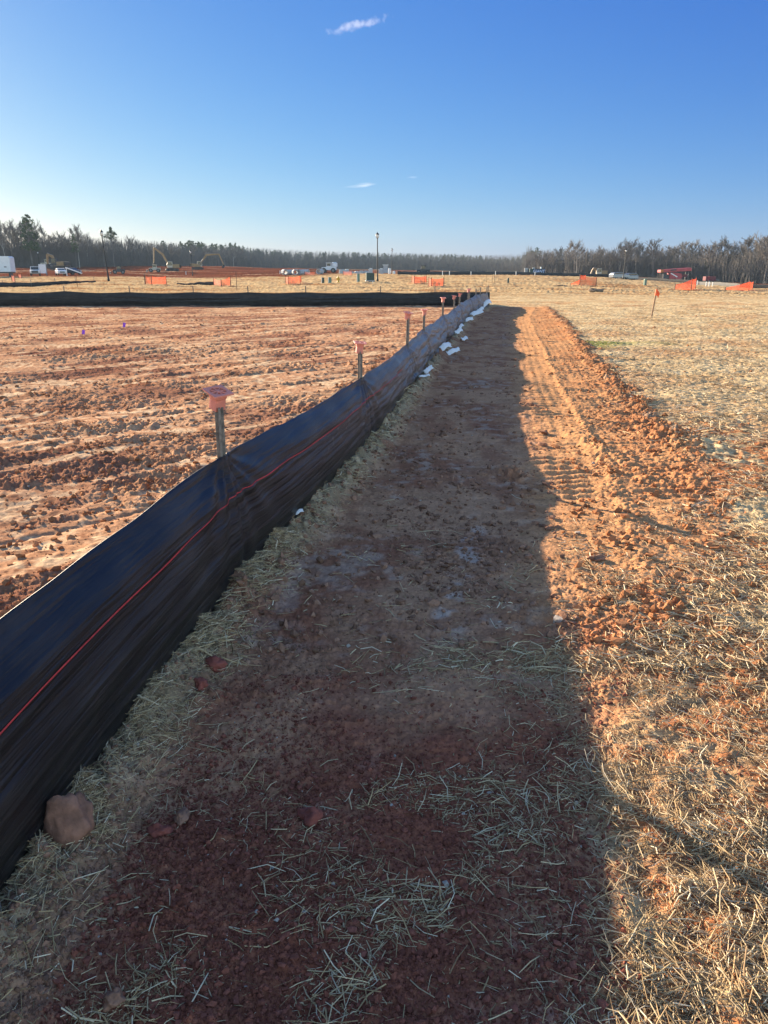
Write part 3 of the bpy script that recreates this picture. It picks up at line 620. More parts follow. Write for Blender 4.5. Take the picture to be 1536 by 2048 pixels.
def net(pts, h, label, seed=0, hs_=None, white=0):
    """orange mesh pen through (px,row) corners; hs_: its height at each corner"""
    P = [spot(*p) for p in pts]; r_ = random.Random(seed); o0 = Vector(P[0]); root = empty('safety_net', P[0], 0, label, 'safety net', 'orange plastic safety nets in the straw field')
    V = []; Fq = []; hs_ = hs_ or [h] * len(P); k = 0
    for i in range(len(P) - 1):
        a, b = Vector(P[i]) - o0, Vector(P[i + 1]) - o0; N = 12
        for j in range(N + 1):
            t_ = j / N; q = a.lerp(b, t_); hh = hs_[i] * (1 - t_) + hs_[i + 1] * t_; hh *= 1 - .12 * math.sin(math.pi * t_) - .03 * r_.random()
            for m_ in range(4): V.append((q.x, q.y + .05 * math.sin(t_ * 9 + m_), q.z + .03 + hh * m_ / 3))
            if j < N:
                for m_ in range(3): c_ = k + j * 4 + m_; Fq.append((c_, c_ + 4, c_ + 5, c_ + 1))
        k += (N + 1) * 4
    mb = MB(); mb.add(V, Fq); o = mb.build('mesh_panel', M_net, root); md = o.modifiers.new('thick', 'SOLIDIFY'); md.thickness = .01
    for i, p in enumerate(P):
        q = Vector(p) - o0; mb = MB(); mb.box((0, 0, hs_[i] * .5 + .02), (.07, .07, hs_[i] + .22), taper=.8); o = mb.build('post', M_white if i < white else M_dpost, root); o.location = q
    return root
M_white = mat('white_plastic', (.78, .78, .74), .5, noise=.08); M_green = mat('utility_green', (.13, .22, .16), .5, noise=.12); M_dgreen = mat('dark_green_paint', (.025, .055, .045), .4, noise=.15)
net([(289, 567), (302, 568), (331, 567.5)], .92, 'orange safety net pen, first one right of the tall street lamp, near the excavators', 1)
net([(426, 569), (441, 571), (460, 570)], .62, 'orange safety net at the end of the black fence wedge', 2, [.75, .6, .95])
net([(571, 566), (576, 567.5), (600, 567), (602, 565)], .86, 'orange safety net pen standing in front of the concrete pipes', 3)
net([(824, 564), (829, 566), (850, 566), (853, 564)], .85, 'orange safety net pen right of the tallest street lamp', 4)
net([(858, 570), (863, 572), (887, 571)], .80, 'orange safety net pen just above the end of the dark crossing fence', 5)
net([(686, 550.5), (704, 551)], .75, 'small orange safety net behind the green utility posts', 6)
net([(609, 550), (630, 550.5)], .6, 'low slack orange safety net beside the concrete pipes', 7)
net([(1143, 569), (1160, 568), (1161, 569), (1194, 571)], 1.0, 'orange safety net with a white corner post, left of the small dirt mound', 8, [.15, .55, 1.15, 1.0], 0)
net([(1160, 559), (1172, 559)], .8, 'small orange safety net peeking out behind the larger one', 9)
net([(1353, 578), (1386, 579), (1394, 576)], 1.0, 'orange safety net sloping up to a post in front of the red machine', 10, [.5, 1.15, 1.3])
net([(1455, 579), (1502, 580), (1509, 577)], 1.0, 'orange safety net sloping up to a post by the black fence, rightmost of all', 11, [.2, 1.0, 1.1])
net([(22, 562), (28, 563)], .9, 'orange safety net scrap in front of the white trailer', 12)
net([(36, 555), (42, 556)], .6, 'little orange safety net beside the pickup truck', 13)

# ------------------------------------------------------------------ street lamps
M_black = mat('black_cast_iron', (.012, .012, .013), .45, .2, .2, 10); M_glass = mat('frosted_lamp_glass', (.75, .78, .78), .3, noise=.03)
def lamp(px, row, d, label, hgt=6.5, lean=0):
    x, y, z_ = spot(px, row, d); r = empty('street_lamp', (x, y, z_), 0, label, 'street lamp', 'black post-top street lamps'); r.rotation_euler = (0, lean, 0)
    H_ = hgt; mb = MB(); mb.lathe([(.16, 0), (.16, .25), (.12, .35), (.10, .9), (.085, 1.0), (.065, H_ - 1.0), (.055, H_ - .95)], 14); mb.build('pole', M_black, r, True)
    mb = MB(); mb.lathe([(.06, H_ - .96), (.10, H_ - .93), (.07, H_ - .86), (.13, H_ - .80), (.16, H_ - .78)], 14); mb.build('collar', M_black, r)
    mb = MB(); mb.lathe([(.13, H_ - .78), (.19, H_ - .55), (.215, H_ - .36), (.20, H_ - .35)], 14); g = mb.build('lamp_glass', M_glass, r, True)
    mb = MB()
    for i in range(6):
        a = i * math.pi / 3; mb.tube((.14 * math.cos(a), .14 * math.sin(a), H_ - .79), (.225 * math.cos(a), .225 * math.sin(a), H_ - .34), .014, n=4)
    mb.build('cage', M_black, r)
    mb = MB(); mb.lathe([(.25, H_ - .36), (.25, H_ - .33), (.17, H_ - .22), (.07, H_ - .12), (.04, H_ - .08), (.045, H_ - .05), (.01, H_)], 14); mb.build('lamp_cap', M_black, r)
    return r
lamp(755, 562, None, 'tallest black street lamp, standing beside the dark green transformer box')
lamp(784, None, 213, 'thinner distant street lamp right behind the tallest one')
lamp(216, 562, None, 'black street lamp in front of the dark wood, nearest the parked cars', lean=-.05)
lamp(385, None, 210, 'black street lamp between the two excavators', 6.5, -.02)
lamp(1247, None, 176, 'black street lamp near the silver cars, against the bare trees', 6.5, .02)
lamp(81, None, 250, 'faint small street lamp far behind the pickup truck', 5.2)

# ------------------------------------------------------------------ utility boxes, stakes, hydrant
def pedestal(px, row, h, w, m, label, white=False, d=None, cat='utility post'):
    x, y, z_ = spot(px, row, d); r = empty('utility_pedestal', (x, y, z_), rr.uniform(-.4, .4), label, cat, 'utility pedestals in the straw field')
    mb = MB(); mb.box((0, 0, h * .46), (w, w * .8, h * .92)); mb.build('body', m, r, bevel=.02)
    mb = MB(); mb.box((0, 0, h * .96), (w * 1.08, w * .9, h * .10), taper=.8); mb.build('lid', m, r, bevel=.015)
    if white: mb = MB(); mb.box((-w * .62, 0, h * .5), (w * .22, w * .5, h * 1.05)); mb.build('marker_strip', M_white, r)
    return r
pedestal(646, 565, .62, .30, M_dgreen, 'short dark green utility post, left of the three near the hydrant', True)
pedestal(660, 565, .66, .34, M_green, 'paler green utility post between the short dark one and the yellow hydrant', True)
pedestal(717, 563, 1.0, .30, M_green, 'taller slim green utility post left of the transformer box', True)
pedestal(1017, 565, .60, .24, M_dgreen, 'small dark green utility post alone in the open straw')
pedestal(1292, 571, .80, .34, M_green, 'pale green utility post behind the flagged survey stake')
x, y, z_ = spot(740, 562.5)
r = empty('transformer_box', (x, y, z_), R(8), 'dark green transformer cabinet beside the tallest street lamp', 'transformer')
MB().box((0, 0, .08), (1.2, 1.1, .16)).build('plinth', mat('concrete', (.42, .40, .37), .9), r)
MB().prism([(-.52, .165), (.52, .165), (.52, 1.0), (.40, 1.08), (-.52, 1.08)], -.5, .5).build('body', M_dgreen, r, bevel=.02)
MB().box((0, -.515, .62), (.9, .02, .8)).build('door', M_dgreen, r); MB().box((.02, -.53, .6), (.06, .02, .16)).build('handle', M_black, r)
x, y, z_ = spot(745, 566)
r = empty('marker_flag', (x, y, z_), 0, 'tiny white marker in front of the transformer cabinet', 'marker')
MB().box((0, 0, .12), (.05, .05, .26), taper=.5).build('pole', M_white, r); MB().box((.03, 0, .2), (.12, .02, .1)).build('flag', M_white, r)
M_yel = mat('hydrant_yellow', (.60, .36, .04), .5); x, y, z_ = spot(676, 565.5)
r = empty('fire_hydrant', (x, y, z_), 0, 'yellow fire hydrant in the straw right of the green utility posts', 'hydrant')
MB().lathe([(.20, 0), (.20, .05), (.13, .07), (.13, .5), (.17, .52), (.17, .56), (.13, .60), (.11, .68), (.04, .74), (.04, .8)], 14).build('body', M_yel, r, True)
for sgn in (-1, 1): MB().tube((sgn * .1, 0, .42), (sgn * .25, 0, .42), .07).build('nozzle', M_yel, r)
MB().tube((0, -.1, .38), (0, -.24, .38), .09).build('nozzle', M_yel, r)

def stake(px, row, h, label, m, w=.05, flag=None, d=None, name='survey_stake', grp=None, lean=0):
    x, y, z_ = spot(px, row, d) if row is None or row < 600 else row3(px, row)
    r = empty(name, (x, y, z_), 0, label, 'stake', grp); r.rotation_euler = (0, lean, 0); mb = MB(); mb.box((0, 0, h / 2 - .1), (w, w * .5, h + .2)); mb.build('stick', m, r)
    if flag:
        mb = MB(); n = 5; V = []; Fq = []
        for i in range(n + 1):
            t_ = i / n; a = (w * .5 + .11 * t_, .02 * math.sin(t_ * 5), h - .06 - .13 * t_ * t_); b = (w * .5 + .09 * t_, .02 * math.sin(t_ * 5) + .02, h - .20 - .14 * t_); V += [a, b]
        for i in range(n): Fq.append((2 * i, 2 * i + 1, 2 * i + 3, 2 * i + 2))
        mb.add(V, Fq); mb.box((0, 0, h - .15), (w * 1.25, w * .8, .22)); o = mb.build('ribbon', flag, r); md = o.modifiers.new('t', 'SOLIDIFY'); md.thickness = .004
    return r
def row3(px, row):
    v = -(row - CY) / F_PX; dx = (px - CX) / F_PX; dy = math.cos(PITCH) + v * math.sin(PITCH); dz = -math.sin(PITCH) + v * math.cos(PITCH); t_ = CAMH / -dz; x, y = dx * t_, dy * t_; return x, y, Hs(x, y)
M_orange = mat('orange_ribbon', (.90, .16, .05), .6); M_purple = mat('purple_flag', (.28, .08, .62), .6)
stake(1303, 634, 1.03, 'wooden survey stake with orange ribbon standing in the straw field', M_stake, .055, M_orange, lean=.09)
def pinflag(px, row, label, sc=1.0):
    x, y, z_ = row3(px, row); r = empty('pin_flag', (x, y, z_), 0, label, 'flag', 'purple pin flags on the clay lot'); MB().tube((0, 0, -.05), (.02, 0, .17 * sc), .004, n=4).build('wire', M_dpost, r)
    MB().box((.05, 0, .12 * sc), (.075, .006, .11 * sc), ry=.25).build('flag', M_purple, r)
pinflag(164, 672, 'purple pin flag, the lower and paler one on the left of the clay lot'); pinflag(246, 660, 'purple pin flag standing upright, the farther one on the clay lot', 1.15)
pinf = [(472, 579, 1.5, 'thin wooden stake just behind the crossing fence, left of the concrete pipes'), (288, 568, 1.3, 'thin wooden stake at the left end of the first net pen'), (152, 572, 1.1, 'thin wooden stake behind the low black fence'),
        (573, 552, .6, 'thin stake beside the concrete pipes'), (974, 563, 1.0, 'thin stake, leftmost of four in the open straw field'), (985, 563, .9, 'thin stake, second of four in the open straw field'), (989.5, 563, .95, 'thin stake, third of four in the open straw field'), (998, 562, .8, 'thin stake, rightmost of four in the open straw field'), (889, 567, 1.4, 'thin stake at the end of the net pen above the crossing fence')]
for px, row, h_, lb in pinf: stake(px, row, h_, lb, M_dpost, .04, grp='thin survey stakes')
for px, d_, lb in [(885, 184, 'white marker post before the far black fence, leftmost of its row'), (899, 184, 'white marker post before the far black fence, above the orange nets'), (942, 186, 'white marker post before the far black fence, above the end of the long fence'), (991, 190, 'white marker post before the far black fence, in the middle of the field edge'),
                 (1032, 193, 'white marker post before the far black fence, left of the lettered container'), (1070, 188, 'white marker post right in front of the lettered container'), (1397, 172, 'pale marker post right of the red machine'),
                 (1415, 160, 'white marker post below the red trailer, left of a close pair'), (1421, 158, 'white marker post below the red trailer, left one of a close pair'), (1428, 158, 'white marker post below the red trailer, right one of a close pair'), (372, 215, 'white marker stake in the dirt beside the middle lamp'), (560, 205, 'white marker stake left of the concrete pipes'), (594, 260, 'white marker stake behind the concrete pipes'), (643, 260, 'white marker stake left of the white digger')]:
    x, y, z_ = spot(px, d=d_); r = empty('marker_post', (x, y, z_), 0, lb, 'marker post', 'white marker posts'); MB().box((0, 0, .4), (.16, .12, .9)).build('post', M_white, r, bevel=.02); MB().box((0, 0, .88), (.18, .14, .08), taper=.6).build('cap', M_white, r)

# ------------------------------------------------------------------ vehicles and machines
M_vwhite = mat('white_vehicle_paint', (.72, .73, .74), .35, noise=.05, scale=2); M_tyre = mat('rubber', (.02, .02, .02), .85); M_rim = mat('rim', (.20, .19, .18), .6, .2); M_gl = mat('dark_glass', (.02, .025, .03), .1, spec=.6)
M_silver = mat('silver_paint', (.26, .28, .31), .3, .4, .05); M_dark = mat('dark_paint', (.03, .035, .045), .35); M_catyel = mat('machine_yellow', (.30, .19, .085), .55, noise=.2, scale=1.5); M_track = mat('track_steel', (.05, .04, .035), .75); M_cream = mat('cream_machine_paint', (.50, .44, .34), .5, noise=.15, scale=1.5)
M_red = mat('faded_red_paint', (.42, .06, .07), .5, noise=.2, scale=1.2); M_chrome = mat('headlamp', (.7, .7, .7), .2)
def wheels(r, xs, w, rad, tr=.24):
    for x in xs:
        for sg in (-1, 1):
            t_ = MB().wheel((x, sg * w / 2, rad), rad, tr).build('wheel', M_tyre, r); MB().wheel((x, sg * (w / 2 + tr * .5), rad), rad * .58, .04).build('rim', M_rim, t_)
def pickup(px, d, rz, label, m):
    r = empty('pickup_truck', spot(px, d=d), rz, label, 'pickup truck')
    MB().prism([(-2.9, .55), (2.75, .55), (2.9, .75), (2.85, 1.12), (1.5, 1.25), (-2.9, 1.25)], -.98, .98).build('body', m, r, bevel=.05)
    MB().prism([(-1.0, 1.25), (1.45, 1.25), (.75, 1.90), (-.85, 1.92)], -.86, .86).build('cab', m, r, bevel=.06)
    MB().prism([(1.47, 1.28), (1.49, 1.28), (.84, 1.85), (.80, 1.85)], -.76, .76).build('windscreen', M_gl, r)
    for sg in (-1, 1): MB().prism([(-.9, 1.3), (1.15, 1.3), (.65, 1.82), (-.78, 1.82)], sg * .865, sg * .88).build('window', M_gl, r)
    MB().box((2.9, 0, .85), (.08, 1.3, .42)).build('grille', M_dark, r); MB().box((2.93, 0, .5), (.18, 1.9, .2)).build('bumper', M_rim, r)
    for sg in (-1, 1): MB().box((2.9, sg * .82, .95), (.08, .28, .26)).build('headlight', M_chrome, r)
    wheels(r, (1.85, -1.8), 1.7, .42); return r
def suv(px, d, rz, label, m, hgt=1.75, name='car'):
    r = empty(name, spot(px, d=d), rz, label, 'car', 'cars parked on the far dirt')
    MB().prism([(-2.3, .35), (2.25, .35), (2.35, .7), (2.2, .98), (1.2, 1.1), (-2.3, 1.12)], -.92, .92).build('body', m, r, bevel=.08)
    MB().prism([(-2.2, 1.1), (1.15, 1.1), (.45, hgt - .05), (-.2, hgt), (-1.9, hgt - .03)], -.78, .78).build('roof', m, r, bevel=.08)
    MB().prism([(1.17, 1.12), (1.19, 1.12), (.55, hgt - .08), (.5, hgt - .08)], -.7, .7).build('windscreen', M_gl, r)
    for sg in (-1, 1): MB().prism([(-2.0, 1.16), (.95, 1.16), (.38, hgt - .1), (-1.8, hgt - .1)], sg * .785, sg * .80).build('window', M_gl, r)
    MB().box((2.32, 0, .68), (.06, 1.0, .26)).build('grille', M_dark, r)
    for sg in (-1, 1): MB().box((2.3, sg * .68, .78), (.08, .3, .18)).build('headlight', M_chrome, r)
    wheels(r, (1.45, -1.45), 1.55, .36); return r
pickup(71, 172, R(-68), 'white pickup truck parked beside the white trailer', M_vwhite)
suv(122, 176, R(-60), 'white car with its hood toward the lot, right of the pickup truck', M_vwhite, 1.5)
suv(145, 178, R(-35), 'dark car half hidden beside the leaning white beam', M_dark, 1.5)
suv(1239, 186, R(20), 'silver car by the bare trees, left of a parked pair', M_silver, 1.5); suv(1257, 188, R(200), 'light silver car by the bare trees, right of a parked pair', M_silver, 1.6)
# trailer
r = empty('box_trailer', spot(-22, d=160), R(4), 'big white box trailer cut by the left edge of the picture', 'trailer')
MB().prism([(-5.5, .95), (4.9, .95), (4.9, 3.7), (4.6, 3.95), (-5.5, 4.05)], -1.25, 1.25).build('body', M_vwhite, r, bevel=.05)
MB().box((-.3, 0, .82), (10.2, 2.3, .24)).build('chassis', M_dark, r); MB().box((3.9, -1.27, 1.9), (.5, .03, .16)).build('placard', M_dark, r); wheels(r, (-3, -1.9), 2.1, .5, .3)
MB().box((4.3, .0, .4), (.2, 1.6, .8)).build('leg', M_dark, r)
r = empty('plank', spot(148, d=170), R(-15), 'long pale beam leaning over the dark car', 'beam'); MB().box((0, 0, 1.15), (4.1, .22, .2), ry=R(17)).build('board', M_white, r); MB().box((-1.8, 0, .8), (.12, .2, 1.7)).build('leg', M_white, r)
r = empty('flatbed_panel', spot(86, d=182), R(-30), 'white panel wall standing behind the pickup truck', 'panel'); MB().box((0, 0, 1.45), (2.4, .12, 2.0)).build('board', M_vwhite, r); MB().box((1.1, .15, 1.3), (.12, .3, 2.6)).build('post', M_rim, r)

def excavator(px, d, rz, label, m, pose, name='excavator', sc=1.0, cabm=None):
    r = empty(name, spot(px, d=d), rz, label, 'excavator'); r.scale = (sc, sc, sc); cabm = cabm or m
    for sg in (-1, 1):
        MB().prism([(-2.0, .15), (-1.75, 0), (1.75, 0), (2.0, .15), (2.15, .45), (1.95, .8), (1.7, .9), (-1.7, .9), (-1.95, .8), (-2.15, .45)], sg * 1.15 - .3, sg * 1.15 + .3).build('track', M_track, r)
    MB().box((0, 0, .75), (1.8, 1.7, .5)).build('undercarriage', M_track, r)
    MB().prism([(-2.6, 1.05), (1.2, 1.05), (1.2, 1.7), (-.2, 2.15), (-2.3, 2.25), (-2.75, 1.9)], -1.3, 1.3).build('house', m, r, bevel=.06)
    MB().prism([(-2.95, 1.1), (-2.3, 1.1), (-2.3, 2.1), (-2.8, 2.0)], -1.32, 1.32).build('counterweight', M_track, r)
    c = MB().prism([(-.1, 1.1), (1.6, 1.1), (1.7, 2.0), (1.3, 3.0), (-.1, 3.0)], .35, 1.35).build('cab', cabm, r, bevel=.05)
    MB().prism([(.05, 1.8), (1.5, 1.8), (1.58, 2.05), (1.22, 2.85), (.05, 2.85)], .30, 1.40).build('window', M_gl, c)
    pts = [Vector((p[0], -.2, p[1])) for p in pose]
    def arm(nm, a, b, w0, w1):
        u = (b - a).normalized(); n_ = Vector((-u.z, 0, u.x)); P = [a - n_ * w0, b - n_ * w1, b + n_ * w1, a + n_ * w0]; return MB().prism([(p.x, p.z) for p in P], -.42, .02)
    mb = arm('', pts[0], pts[1], .22, .36); mb2 = arm('', pts[1] - (pts[2] - pts[1]).normalized() * .25, pts[2], .36, .20); mb.add(mb2.v, mb2.f); mb.build('boom', m, r)
    arm('', pts[2], pts[3], .26, .16).build('stick', m, r); mid_ = (pts[0] + pts[1]) / 2
    MB().tube((.7, -.55, 1.5), (mid_.x, -.55, mid_.z + .3), .09).build('cylinder', M_rim, r); q1 = pts[1] + Vector((0, 0, .4)); q2 = pts[2] + Vector((0, 0, .35)); MB().tube(q1, q2, .09).build('cylinder', M_rim, r)
    b = pts[3]; MB().prism([(b.x - .1, b.z + .15), (b.x + .35, b.z - .1), (b.x + .25, b.z - .8), (b.x - .35, b.z - 1.15), (b.x - .9, b.z - .9), (b.x - .55, b.z - .5)], -.75, .35).build('bucket', M_track, r)
    return r
excavator(345, 240, R(200), 'yellow excavator with its boom folded up high, left of the middle lamp', M_catyel, [(.9, 1.9), (2.6, 5.2), (5.2, 7.3), (5.6, 2.6)], sc=.92, cabm=M_cream)
excavator(396, 262, R(8), 'yellow excavator reaching its arm out over the red dirt bank', M_catyel, [(.9, 1.9), (3.6, 5.3), (8.2, 5.6), (9.8, 1.7)], sc=.88, cabm=M_cream)
excavator(1200, 245, R(185), 'small yellow excavator with folded arm before the bare trees', M_catyel, [(.9, 1.6), (1.9, 2.9), (2.6, 3.0), (3.4, 1.2)], sc=.85, cabm=M_cream)
excavator(120, 225, R(170), 'dark yellow excavator behind the white and dark cars', M_catyel, [(.9, 1.6), (1.9, 3.6), (3.4, 4.2), (3.6, 1.4)], sc=1.0, cabm=M_dark)
excavator(42, 300, R(0), 'pale excavator with a long low arm far behind the pickup truck', M_cream, [(.9, 1.7), (3.4, 3.6), (6.0, 3.2), (7.4, .9)], sc=.8, cabm=M_vwhite)
def loader(px, d, rz, label, m, name, blade=True, sc=1.0, load=False):
    r = empty(name, spot(px, d=d), rz, label, 'machine'); r.scale = (sc, sc, sc)
    MB().prism([(-2.4, .8), (2.2, .8), (2.3, 1.6), (.3, 1.85), (-2.4, 1.8)], -.7, .7).build('body', m, r, bevel=.05)
    c = MB().prism([(-.9, 1.8), (.7, 1.8), (.6, 2.95), (-.8, 2.95)], -.75, .75).build('cab', m, r); MB().box((-.1, 0, 2.45), (1.2, 1.56, .8)).build('window', M_gl, c); MB().box((-.1, 0, 3.02), (1.9, 1.8, .12)).build('roof', m, r)
    wheels(r, (1.5, -1.5), 1.7, .75, .5)
    for sg in (-1, 1): MB().tube((1.0, sg * .8, 1.3), (3.1, sg * .8, .6), .12).build('lift_arm', m, r)
    MB().prism([(3.0, 0.05), (3.6, .05), (3.3, .3), (3.25, .9), (3.0, 1.1)], -1.4, 1.4).build('bucket', M_track if not blade else m, r); return r
loader(310, 225, R(190), 'cream wheel loader on the dirt, left of the yellow excavators', M_cream, 'wheel_loader', sc=.68)
loader(238, 195, R(200), 'dark grey tractor parked near the foot of the left lamp', M_dark, 'tractor', sc=.62)
loader(658, 240, R(175), 'white wheel loader carrying a white tank, above the row of green posts', M_vwhite, 'wheel_loader', sc=.95)
r = empty('water_tank', tuple(np.array(spot(669, d=240)) + np.array([0, 0, 1.6])), 0, 'white tank resting on the white wheel loader', 'tank'); MB().lathe([(.5, 0), (.95, .2), (.95, 1.2), (.5, 1.45)], 12).build('drum', M_vwhite, r); MB().box((0, 0, -.75), (.5, .5, 1.55)).build('leg', M_rim, r)
loader(846, 205, R(180), 'black machine standing on the ridge right of the lamps', M_dark, 'tractor', sc=.75)
loader(97, 245, R(20), 'pale yellow loader far behind the white panel wall', M_cream, 'wheel_loader', sc=.8)

# red screening plant
r = empty('screening_machine', spot(1347, d=196), R(4), 'big faded red screening machine on wheels with a long raised conveyor', 'machine'); r.scale = (.96,) * 3
mb = MB(); mb.prism([(-3.9, 3.0), (4.0, 3.55), (4.3, 3.2), (4.2, 2.75), (-3.9, 2.35)], -1.1, 1.1); mb.build('hopper', M_red, r, bevel=.03)
MB().prism([(-1.4, 2.75), (.2, 2.85), (.2, 3.2), (-1.4, 3.1)], -1.14, -1.105).build('panel', M_dark, r); MB().prism([(-3.95, 2.3), (-3.2, 2.4), (-3.2, 3.1), (-3.95, 3.05)], -1.14, -1.11).build('panel', mat('rust_orange', (.45, .17, .05), .8), r)
MB().prism([(-1.4, .75), (1.6, .6), (2.0, 1.1), (1.8, 2.1), (-.2, 2.35), (-1.4, 2.2)], -.95, .95).build('screen_box', M_red, r, bevel=.04)
MB().prism([(-1.2, 2.05), (.6, 1.15), (.75, 1.35), (-1.0, 2.25)], -1.0, -.955).build('brace', M_white, r)
MB().prism([(2.0, 1.2), (3.3, 1.25), (3.4, 1.85), (2.0, 1.9)], -.9, .9).build('conveyor', mat('dark_red_paint', (.13, .02, .03), .6), r)
mb = MB(); mb.box((-2.2, -.1, 1.35), (1.5, 1.3, 1.1)); mb.box((-2.3, 0, 2.0), (.9, .8, .3)); mb.tube((-2.6, .2, 2.0), (-2.6, .2, 2.45), .08); mb.build('engine', M_dark, r, bevel=.05)
mb = MB(); mb.box((-2.3, 0, .55), (3.4, 1.6, .2)); mb.box((1, 0, .45), (3.2, 1.6, .18)); mb.build('chassis', mat('pink_red_paint', (.55, .20, .17), .6), r)
for x_ in (-3.7, -3.3, 3.6): 
    for sg in (-1, 1): MB().box((x_, sg * .85, 1.35), (.12, .12, 2.3)).build('leg', M_rim if x_ > 0 else M_track, r)
wheels(r, (-1.7, .1), 1.8, .42, .3)
r = empty('red_container', spot(1420, d=212), R(3), 'dark red open container beyond the pale marker posts', 'container'); MB().box((0, 0, 1.05), (2.8, 1.8, 1.1)).build('body', mat('container_red', (.16, .03, .04), .7), r, bevel=.03); MB().box((-.6, -.95, 1.05), (.14, .1, 1.3)).build('brace', M_red, r); MB().box((1.9, 0, .7), (1.2, 1.2, .3), ry=.1).build('tow_frame', M_rim, r); wheels(r, (-.5,), 1.7, .4)
# lettered container
gx_, gy_, gz_ = spot(1073, d=212); r = empty('storage_container', (gx_, gy_, gz_), R(2), 'dark blue-green storage container lettered GIANT in white', 'container')
M_cont = mat('container_blue', (.015, .035, .085), .5, noise=.15); MB().box((0, 0, .75), (4.1, 2.2, 1.5)).build('body', M_cont, r, bevel=.02); MB().box((-1.62, -.012, .75), (.95, 2.21, 1.44)).build('panel', mat('container_green', (.02, .06, .05), .5), r)
mb = MB()
for i in range(12): mb.box((-1.95 + i * .355, -1.115, .75), (.03, .02, 1.4))
mb.build('ribs', M_cont, r); MB().box((0, 0, 1.52), (4.2, 2.3, .06)).build('roof', M_black, r); MB().box((-.85, 0, 1.7), (.7, .6, .3)).build('vent', M_silver, r); MB().box((1.1, 0, 1.78), (.35, .4, .45)).build('vent', M_white, r)
fc = bpy.data.curves.new('lettering', 'FONT'); fc.body = 'GIANT'; fc.size = 1.05; fc.extrude = .012; fc.offset = .02; fc.align_x = 'CENTER'; fc.align_y = 'CENTER'
lo = bpy.data.objects.new('lettering', fc); me_ = lo.to_mesh(); me2 = bpy.data.meshes.new('lettering'); 
bmm = bmesh.new(); bmm.from_mesh(me_); bmm.to_mesh(me2); bmm.free(); lo.to_mesh_clear(); bpy.data.objects.remove(lo)
me2.materials.append(mat('pale_lettering', (.55, .62, .80), .6)); lo = bpy.data.objects.new('lettering', me2); COL.objects.link(lo); lo.parent = r; lo.location = (.35, -1.15, .85); lo.rotation_euler = (R(90), 0, 0)
r = empty('utility_cabinet', spot(1052, d=213), 0, 'pale grey cabinet at the left end of the lettered container', 'cabinet'); MB().box((0, 0, .85), (.9, 1, 1.7)).build('body', M_silver, r, bevel=.03); MB().box((0, -.51, .8), (.6, .03, 1.2)).build('door', M_silver, r)

# concrete pipes and blocks
M_conc = mat('pale_concrete', (.42, .43, .43), .9, noise=.12, scale=2)
def ring_pipe(px, d, rz, label, L=1.5, ro=.62, oct_=True):
    r = empty('concrete_pipe', spot(px, d=d), rz, label, 'concrete pipe', 'precast concrete pipes on the dirt'); n = 8 if oct_ else 16; ri = ro * .74; V = []; F_ = []
    for y_ in (-L / 2, L / 2):
        for q in (ro, ri):
            for i in range(n): a = 2 * math.pi * (i + .5) / n; V.append((q * math.cos(a), y_, q * math.sin(a) + ro * .93))
    for i in range(n):
        j = (i + 1) % n; F_ += [(i, j, 2 * n + j, 2 * n + i), (n + j, n + i, 3 * n + i, 3 * n + j), (i, n + i, n + j, j), (2 * n + j, 3 * n + j, 3 * n + i, 2 * n + i)]
    MB().add(V, F_).build('ring', M_conc, r, bevel=.03); MB().box((0, 0, .04), (ro * 1.2, L * .8, .08)).build('skid', M_dpost, r); return r
for px, d_, a_z, lb in [(569, 176, .5, 'pale octagonal concrete pipe, leftmost of the row'), (580, 178, 1.2, 'octagonal concrete pipe, second from the left of the row'), (590, 176, .3, 'octagonal concrete pipe with bright rim, in the middle of the row'), (601, 178, -.5, 'octagonal concrete pipe, fourth of the row'), (612, 181, 1.3, 'octagonal concrete pipe, last before the low orange net'), (640, 172, -.4, 'lone concrete pipe lying nearer, above the green utility posts')]:
    ring_pipe(px, d_, a_z, lb)
rb_ = random.Random(5)
for i, (px, d_) in enumerate([(684, 205), (693, 212), (702, 204), (712, 214), (722, 206), (731, 218), (741, 209), (762, 210), (771, 216)]):
    r = empty('concrete_block', spot(px, d=d_), rb_.uniform(-.4, .4), 'pale grey precast concrete block stacked beyond the tallest lamp', 'concrete block', 'precast blocks stacked beyond the lamps'); w_ = rb_.uniform(1.0, 1.7); h_ = rb_.uniform(.5, 1.3)
    MB().box((0, 0, h_ / 2), (w_, 1.0, h_), taper=.95).build('base', M_conc, r, bevel=.04); MB().box((w_ * .1, 0, h_ + .08), (w_ * .6, .7, .16)).build('lid', rb_.choice((M_white, M_conc, M_silver)), r, bevel=.03)
r = empty('work_trailer', spot(771, d=222), 0, 'small white-roofed work shelter left of the distant lamp', 'shelter'); MB().box((0, 0, 2.3), (1.7, 1.4, .14)).build('roof', M_white, r); MB().box((0, 0, 1.2), (1.2, 1.0, 2.1)).build('body', M_conc, r)
for px, lb in ((779, 'upright white tank left of the distant lamp'), (788, 'short white tank right of the distant lamp')):
    r = empty('white_tank', spot(px, d=205), 0, lb, 'tank'); h_ = 1.5 if px < 783 else .8; MB().lathe([(.3, 0), (.34, .1), (.34, h_ - .1), (.2, h_)], 12).build('drum', M_white, r); MB().lathe([(.1, h_), (.1, h_ + .1)], 8).build('lid', M_rim, r)

